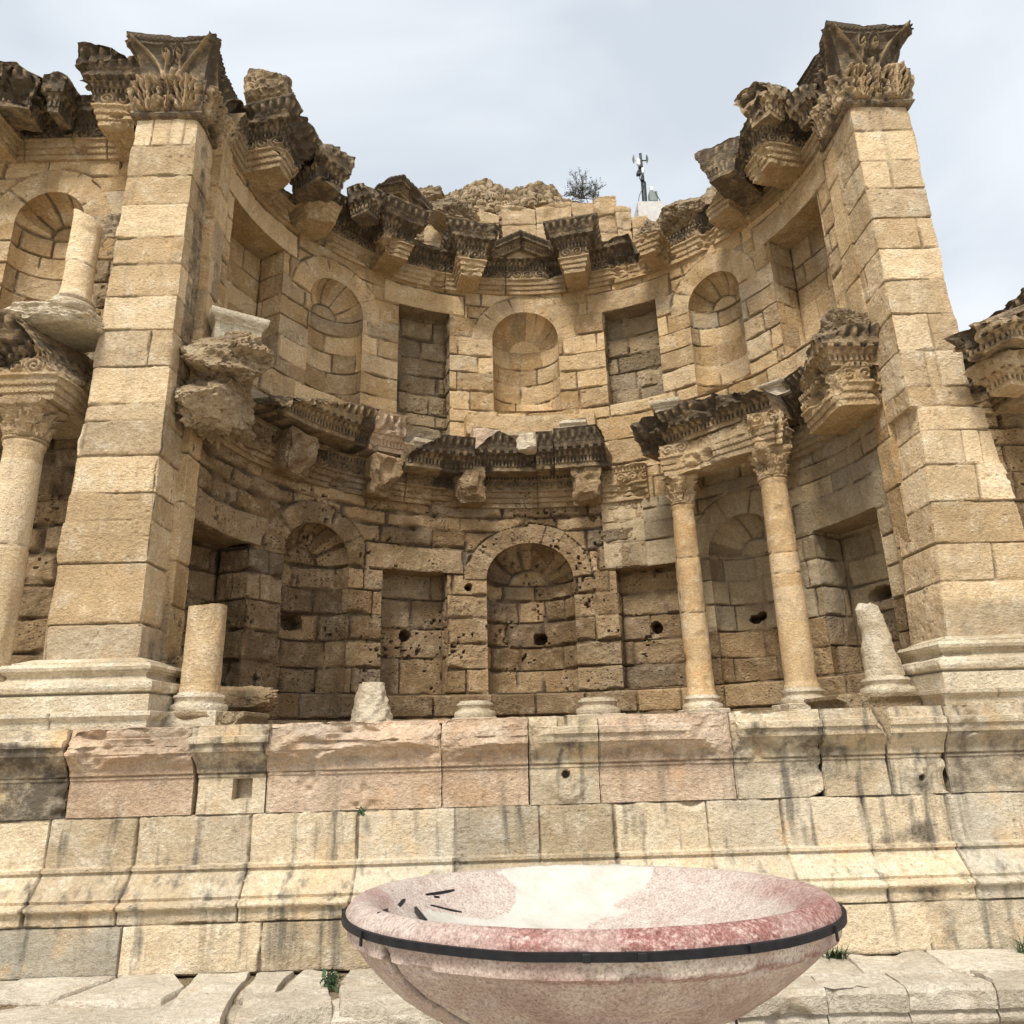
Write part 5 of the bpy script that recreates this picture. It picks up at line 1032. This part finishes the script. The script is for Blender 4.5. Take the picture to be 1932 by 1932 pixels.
def slab(pts, z, th_, seed, mat=M_slab, label=None, du=.02):
    """a flat stone with a polygon outline"""
    pts = np.array(pts, float)*.968; z = z*.968; c = pts.mean(0); q = []
    for i in range(len(pts)):
        a, b = pts[i], pts[(i+1) % len(pts)]; n = max(2, int(np.linalg.norm(b-a)/du)); q += [a+(b-a)*k/n for k in range(n)]
    q = np.array(q); q = q+np.stack([fbm(v3(q[:, 0], q[:, 1], seed), 4, 4, seed), fbm(v3(q[:, 0], q[:, 1], seed), 4, 4, seed+1)], -1)*.03
    rows = []
    for f, dz in [(1., -th_), (1.01, -th_*.6), (1.0, -.035), (.985, -.012), (.965, -.001)]+[(k, 0) for k in np.linspace(.93, .02, 22)]: rows.append(v3(c[0]+(q[:, 0]-c[0])*f, c[1]+(q[:, 1]-c[1])*f, z+dz))
    P = np.array(rows); P[..., 2] += .012*fbm(P, 3.5, 4, seed)*(1 if True else 0)-.03*sstep(.62, .8, noise(P, 3, seed+3)); A = np.zeros((*P.shape[:2], 4)); A[..., 0] = noise(P, 1.5, seed)*.6+.3; A[..., 1] = .5; A[..., 2] = .05
    g = Geo(); g.add(P, A, wrap=True); return build('slab', g, mat, stp, label)
for i, (a, b) in enumerate(zip(xr[:-1], xr[1:])): slab([(a+.01, 6.60), (b-.012, 6.60), (b+.05, 7.17), (a+.06, 7.17)], -1.853, .3, 840+i)
for i, pts in enumerate((((-5.3, 6.2), (-4.35, 6.25), (-4.1, 7.16), (-5.2, 7.16)), ((-4.30, 6.75), (-3.62, 6.6), (-3.40, 7.17), (-4.2, 7.17)), ((-3.56, 6.55), (-2.72, 6.50), (-2.68, 6.85), (-2.92, 7.18), (-3.35, 7.18)), ((-4.3, 5.95), (-3.3, 6.02), (-2.72, 6.10), (-2.70, 6.42), (-3.5, 6.50), (-4.2, 6.68)),
                        ((-2.52, 6.05), (-2.10, 6.02), (-2.20, 6.6), (-2.26, 7.17), (-2.72, 7.16), (-2.66, 6.7)), ((-2.16, 6.55), (-1.92, 6.7), (-1.88, 7.17), (-2.20, 7.17)), ((-2.02, 6.02), (-1.35, 6.30), (-1.50, 6.75), (-1.52, 7.17), (-1.80, 7.17), (-1.84, 6.66), (-2.08, 6.48)), ((-1.30, 6.30), (-.62, 6.25), (-.55, 7.17), (-1.42, 7.17), (-1.42, 6.8)), ((-.56, 6.3), (.08, 6.3), (.12, 7.17), (-.48, 7.17)))):
    slab(pts, -1.85-(.03 if i == 3 else 0), .34, 860+i)
for i, (a, b) in enumerate(((-5.2, -4.0), (-4.0, -3.1), (-3.1, -2.35), (-2.3, -1.6), (-1.55, -.9), (-.88, -.3), (-.28, .2))):
    g = Geo(); loft(g, (a+.01, b-.01, 5.87+.21*(i > 2), 6.68), [(0, -EYE-.05), (.02, -2.05), (.02, -1.90), (-.02, -1.84)], du=.02, disp=dst(880+i), inset=True, sides=0); g.xform(lambda V: worn(V, .012, 6, i, .03)); build('rough_kerb_block', g, M_slab, stp)
g = Geo(); X, Y = np.meshgrid(np.linspace(-5.4, 8, 400), np.linspace(6.15, 7.2, 50)); P = v3(X, Y-.2, -1.835+0*X); P[..., 2] += .02*fbm(P, 4, 4, 3)-.4*(1-sstep(6.2, 6.6, Y)); g.add(P, [.4, .5, .2, .3]); build('packed_earth', g, M_rub, stp)

# ================================================================== THE BASIN
CB = np.array([.357, 3.90]); RB = 1.13; ZF, SLX, SLY = -.706, -.010, -.058
def bplane(X, Y): return ZF+SLY*(Y-2.77)+SLX*(X-CB[0])
def btilt(V): V = V.copy(); V[:, 2] += bplane(V[:, 0], V[:, 1]); return V
def zin(r): return np.interp(r, [0, .3, .5, .7, .82, .90, .95, .99, 1.03, 1.07, 1.10, 1.125], [-.27, -.25, -.21, -.14, -.08, -.03, .005, .040, .066, .074, .060, .03])
def inside_hit(px, py):
    d = ray(px, py); best = None
    t = np.linspace(2.9/d[1], 5.2/d[1], 4000); Q = d[None]*t[:, None]; r = np.hypot(Q[:, 0]-CB[0], Q[:, 1]-CB[1]); f = Q[:, 2]-(bplane(Q[:, 0], Q[:, 1])+zin(r)); ok = (f[1:] <= 0)&(r[1:] < 1.1)&(f[:-1] > 0)
    i = np.argmax(ok); return Q[i+1] if ok.any() else Q[np.argmin(np.abs(f))]
def inpoly(X, Y, poly):
    c = np.zeros(X.shape, bool); n = len(poly)
    for i in range(n):
        (x1, y1), (x2, y2) = poly[i], poly[(i+1) % n]
        if y1 == y2: continue
        c ^= ((y1 > Y) != (y2 > Y)) & (X < (x2-x1)*(Y-y1)/(y2-y1)+x1)
    return c
plast = [inside_hit(*q)[:2] for q in [(925, 1648), (955, 1660), (978, 1675), (981, 1700), (965, 1722), (915, 1733), (870, 1730), (845, 1722), (800, 1720), (770, 1742), (800, 1752), (870, 1758), (985, 1762), (1105, 1762), (1112, 1745), (1135, 1733), (1190, 1724), (1150, 1712), (1165, 1700), (1200, 1680), (1232, 1655), (1236, 1642)]]
plast += [(CB[0]+.34, CB[1]+1.02), (CB[0]+.0, CB[1]+1.08), (CB[0]-.22, CB[1]+1.05)]
mt = bpy.data.materials.new('pink_basin_stone'); mt.use_nodes = True; nt = mt.node_tree; bs = nt.nodes['Principled BSDF']
def NN(t, **k):
    n = nt.nodes.new(t)
    for a, b in k.items(): setattr(n, a, b)
    return n
geo_ = NN('ShaderNodeNewGeometry'); att = NN('ShaderNodeAttribute'); att.attribute_name = 'tint'; sep = NN('ShaderNodeSeparateColor'); nt.links.new(att.outputs['Color'], sep.inputs[0])
def nz(sc, d=6, ro=.65, dist=0.):
    n = NN('ShaderNodeTexNoise'); n.inputs['Scale'].default_value = sc; n.inputs['Detail'].default_value = d; n.inputs['Roughness'].default_value = ro; n.inputs['Distortion'].default_value = dist; nt.links.new(geo_.outputs['Position'], n.inputs['Vector']); return n.outputs[0]
def rp(x, stops):
    r = NN('ShaderNodeValToRGB'); nt.links.new(x, r.inputs[0]); e = r.color_ramp.elements
    while len(e) < len(stops): e.new(.5)
    for el, (p, c) in zip(e, stops): el.position = p; el.color = (*c, 1)
    return r.outputs[0]
def mx_(f, a, b, bt='MIX'):
    n = NN('ShaderNodeMix', data_type='RGBA', blend_type=bt)
    if isinstance(f, float): n.inputs[0].default_value = f
    else: nt.links.new(f, n.inputs[0])
    for i, v in ((6, a), (7, b)):
        if isinstance(v, tuple): n.inputs[i].default_value = (*v, 1)
        else: nt.links.new(v, n.inputs[i])
    return n.outputs[2]
body = rp(nz(3.2, 7, .68), [(.34, (.44, .305, .265)), (.5, (.62, .485, .42)), (.64, (.76, .67, .57))])
bodyl = rp(nz(9, 6, .72), [(.3, (.44, .345, .295)), (.5, (.56, .475, .415)), (.7, (.65, .585, .515))])
red = rp(nz(46, 5, .8), [(.36, (.20, .07, .06)), (.50, (.34, .15, .13)), (.64, (.62, .46, .41))])
col = mx_(sep.outputs[2], body, bodyl); col = mx_(sep.outputs[0], col, red)
mott = rp(nz(75, 5, .8), [(.34, (.46, .40, .37)), (.47, (.88, .85, .84)), (.60, (1.20, 1.19, 1.18))]); col = mx_(1., col, mott, 'MULTIPLY')
vein = rp(nz(3.6, 3, .6, 3.5), [(.495, (0, 0, 0)), (.50, (1, 1, 1)), (.505, (0, 0, 0))]); vm = NN('ShaderNodeMath', operation='MULTIPLY'); nt.links.new(vein, vm.inputs[0]); vm.inputs[1].default_value = .45; col = mx_(vm.outputs[0], col, (.78, .70, .62))
chip_ = rp(nz(21, 4, .72), [(.66, (0, 0, 0)), (.69, (1, 1, 1))]); cm_ = NN('ShaderNodeMath', operation='MULTIPLY'); nt.links.new(chip_, cm_.inputs[0]); cm_.inputs[1].default_value = .7; col = mx_(cm_.outputs[0], col, (.13, .07, .05))
pla = rp(nz(5, 6, .7), [(.3, (.48, .45, .38)), (.5, (.59, .56, .49)), (.7, (.66, .63, .57))]); col = mx_(sep.outputs[1], col, pla)
col = mx_(att.outputs['Alpha'], col, (.05, .03, .025)); nt.links.new(col, bs.inputs['Base Color']); bs.inputs['Roughness'].default_value = .75; bs.inputs['Specular IOR Level'].default_value = .3
bpn = NN('ShaderNodeBump'); bpn.inputs['Distance'].default_value = .008; bpn.inputs['Strength'].default_value = .8; nt.links.new(nz(28, 8, .75), bpn.inputs['Height']); nt.links.new(bpn.outputs[0], bs.inputs['Normal'])
M_bas = mt
bas = empty('stone_basin', (CB[0], CB[1], -EYE), 'huge shallow round basin of pinkish stone with a red rim and black iron band', 'basin')
prof = [(r_, -.088-.40*(1-(r_/1.09)**3.0)) for r_ in list(np.linspace(.02, .8, 8))+[.87, .93, .98, 1.02, 1.05, 1.075]]+[(1.090, -.088), (1.108, -.078), (1.115, -.075), (1.12, -.05), (1.13, -.02), (1.13, .02)]
rin = np.array([1.125, 1.115, 1.10, 1.085, 1.07, 1.05, 1.03, 1.01, .99, .97, .95, .93, .91, .89, .87, .85]+list(np.linspace(.83, .01, 60)))
prf = list(map(tuple, resample(prof, .01)))+[(r, float(zin(r))) for r in rin]
prf = np.array(prf); n_out = len(resample(prof, .01)); nT = 720
T_ = np.linspace(0, 2*math.pi, nT+1)[:-1]; Rr, TT = np.meshgrid(prf[:, 0], T_, indexing='ij'); Zr = np.repeat(prf[:, 1:2], nT, 1)
P = v3(CB[0]+Rr*np.sin(TT), CB[1]-Rr*np.cos(TT), Zr)
outer = np.arange(len(prf))[:, None] < n_out
d = .006*fbm(P, 4, 4, 3)+.0035*fbm(P, 16, 3, 4)-.012*sstep(.68, .8, noise(P, 11, 6))*outer
# crack in the bowl, lower left of the front
def crackd(pts): 
    m_ = np.full(TT.shape, 9.); TW = (TT+math.pi) % (2*math.pi)-math.pi
    for (a, b), (c, e) in zip(pts[:-1], pts[1:]):
        ax, ay, bx_, by = a, b, c, e; vx, vy = bx_-ax, by-ay; t = np.clip(((TW-ax)*vx+(Zr-ay)*vy)/(vx*vx+vy*vy), 0, 1); m_ = np.minimum(m_, np.hypot(TW-ax-t*vx, Zr-ay-t*vy))
    return m_
d = d*(1-.9*np.exp(-((Zr-.03)/.045)**2))
ck = crackd([(-.86, -.05), (-.84, -.13), (-.80, -.20), (-.70, -.28), (-.58, -.36), (-.45, -.42), (-.3, -.46)])+.010*fbm(P, 14, 3, 9); kk = (1-sstep(.008, .026+.016*noise(P, 6, 2), ck))*outer
d -= .025*kk
A = np.zeros((*Rr.shape, 4)); rimz = sstep(.90, .98, Rr)*(~outer)+outer*sstep(-.01, .02, Zr)
ang = (TT+math.pi) % (2*math.pi)-math.pi
A[..., 0] = np.clip(rimz*(.10+.95*sstep(-.85, -.30, ang+.3*fbm(P, 3, 3, 5))+.5*(ang < -1.3)*(ang > -1.75))*(.55+.6*sstep(-.3, .3, fbm(P, 2.5, 3, 6))), 0, .95)*(1-.92*sstep(1.45, 2.1, np.abs(ang)))
A[..., 0] = np.maximum(A[..., 0], outer*(np.abs(Zr+.083) < .010)*.6*sstep(-.6, 0, ang))
A[..., 0] = np.maximum(A[..., 0], outer*sstep(.0, .5, fbm(P, 1.3, 3, 12))*.35*(ang > -.6))
A[..., 2] = np.where(outer, .25*sstep(-.5, .6, -ang), .95)
Xw = P[..., 0]+.035*fbm(P, 6, 4, 21); Yw = P[..., 1]+.05*fbm(P, 6, 4, 22); A[..., 1] = np.where(outer, 0, inpoly(Xw, Yw, plast)*1.)
fc = crackd([(0, 5)]*2) if 0 else None; A[..., 3] = kk*.9
NRM = np.where(outer[..., None], v3(np.sin(TT), -np.cos(TT), -.5+0*TT), v3(0*TT, 0*TT, 1+0*TT)); P[..., 0] += np.where(outer, .16*np.minimum(Zr+.05, 0), 0)
P = P+NRM*(d*(Rr > .05))[..., None]*np.where(outer, 1, .8)[..., None]
P[..., 2] += .004*(A[..., 1] > .5)
g = Geo(); g.add(P, A, wrap=True); g.xform(btilt); build('bowl', g, M_bas, bas, sharp=50)
M_iron = plain('black_iron', (.012, .012, .015), .65, .2, .5, 25)
g = Geo(); th_ = np.linspace(0, 2*math.pi, 361)[:-1]; wob = .004*fbm(v3(np.sin(th_), np.cos(th_), 0), 5, 3, 1)
rows = [v3(CB[0]+r*np.sin(th_), CB[1]-r*np.cos(th_), z+wob) for r, z in ((1.120, -.015), (1.146, -.015), (1.148, .014), (1.120, .014), (1.120, -.015))]; g.add(np.array(rows), [.5, .5, 0, 0], wrap=True); g.xform(btilt); bd_ = build('iron_band', g, M_iron, bas, sharp=30)
for a in (-.98, -.10, .06, .42, .88, -1.5):
    g = Geo(); c = np.array([CB[0]+1.153*math.sin(a), CB[1]-1.153*math.cos(a), 0]); bevel_box(g, c+np.array([0, 0, -.012 if abs(a) > .5 else 0]), (.03 if abs(a) < .5 else .014, .008, .028 if abs(a) < .5 else .06), rotz=a, b=.003); g.xform(btilt); build('clip', g, M_iron, bd_)
for (x0, y0), (x1, y1), wd in (((803, 1688), (856, 1679), .016), ((812, 1708), (871, 1721), .009), ((752, 1709), (762, 1697), .018), ((716, 1722), (729, 1716), .018), ((784, 1712), (803, 1736), .014), ((818, 1691), (827, 1692), .026)):
    a, b = inside_hit(x0, y0), inside_hit(x1, y1); g = Geo(); m_ = (a+b)/2; ln = np.linalg.norm(b-a); u = (b-a)/ln; up = np.array([0, 0, 1.]); up = up-u*(up@u); up /= np.linalg.norm(up); sd_ = np.cross(up, u)
    gg = Geo(); loft(gg, (-ln/2, ln/2, -wd/2, wd/2), [(-.002, -.02), (0, -.018), (0, .002), (-.002, .004)], du=.01, A=[.5, .5, 0, 0]); gg.xform(lambda V: m_[None]+V[:, :1]*u+V[:, 1:2]*sd_+V[:, 2:3]*up); build('iron_cramp', gg, M_iron, bas)
g = Geo(); lathe(g, (CB[0], CB[1]), [(.50, -EYE-.02), (.50, -2.15), (.44, -2.10), (.40, -1.9), (.36, -1.45), (.40, -1.30), (.42, -1.20)], 64, lambda P, T, Z, R: (.006*fbm(P, 7, 3, 2), np.broadcast_to(np.array([0, 0, .1, 0.]), (*Z.shape, 4)))); build('foot', g, M_bas, bas)

# ================================================================== GRASS AND WEEDS
M_grass = plain('grass_blades', (.045, .085, .03), .7, var=.5, sc=20)
def tuft(p, n, h, spread, seed, label, wd=.006):
    rs = np.random.RandomState(seed); g = Geo()
    for i in range(n):
        a = rs.rand()*2*math.pi; L_ = h*rs.uniform(.5, 1); b = np.array(p)+np.array([rs.normal()*spread*.25, rs.normal()*spread*.12, 0]); o_ = np.array([math.cos(a), math.sin(a)-.3, 0])*spread*rs.uniform(.3, 1)
        t = np.linspace(0, 1, 6)[:, None]; c = b+o_*t**1.6+np.array([0, 0, L_])*(t-.35*t**2); w_ = wd*(1-t**2)+.0008; s_ = np.array([-math.sin(a), math.cos(a), 0])*w_; g.add(np.stack([c-s_, c+s_], 1))
    return build('grass_tuft', g, M_grass, label=label, cat='grass', sharp=0, group='grass tufts in the joints')
tuft((2.64, 6.80, -1.80), 60, .15, .13, 1, 'green grass tuft at the foot of the podium right beside the basin'); tuft((4.24, 6.80, -1.80), 45, .20, .20, 2, 'sparse thin grass tuft at the right edge in front of the podium', .004)
def weed(p, h, n, seed, label):
    rs = np.random.RandomState(seed); root = empty('weed', p, label, 'weed'); g = Geo(); gl = Geo()
    for k in range(5):
        d = np.array([rs.normal()*.6, rs.normal()*.5-.2, 1.]); d /= np.linalg.norm(d); pts = [np.array(p)+d*h*t*rs.uniform(.9, 1.1)+np.array([rs.normal(), rs.normal(), 0])*h*.03 for t in np.linspace(0, 1, 5)]; tube(g, pts, .0025, 4)
        for i in range(n//5): c = pts[rs.randint(1, 5)]+rs.normal(size=3)*h*.08; a_, b_ = rs.normal(size=3)*.016, rs.normal(size=3)*.016; gl.add(np.array([[c, c+a_], [c+b_, c+a_+b_]]))
    build('stem', g, M_grass, root, sharp=0); build('foliage', gl, M_grass, root, sharp=0)
weed((-1.42, 6.5, -1.80), .09, 110, 3, 'small leafy green weed growing between the paving slabs left of the basin'); weed((-1.33, 7.06, -.62), .05, 40, 4, 'tiny green weed in the joint below the long pink cap block')
weed((-3.35, 8.0, .46), .10, 60, 5, 'dark green weed behind the left pier base')
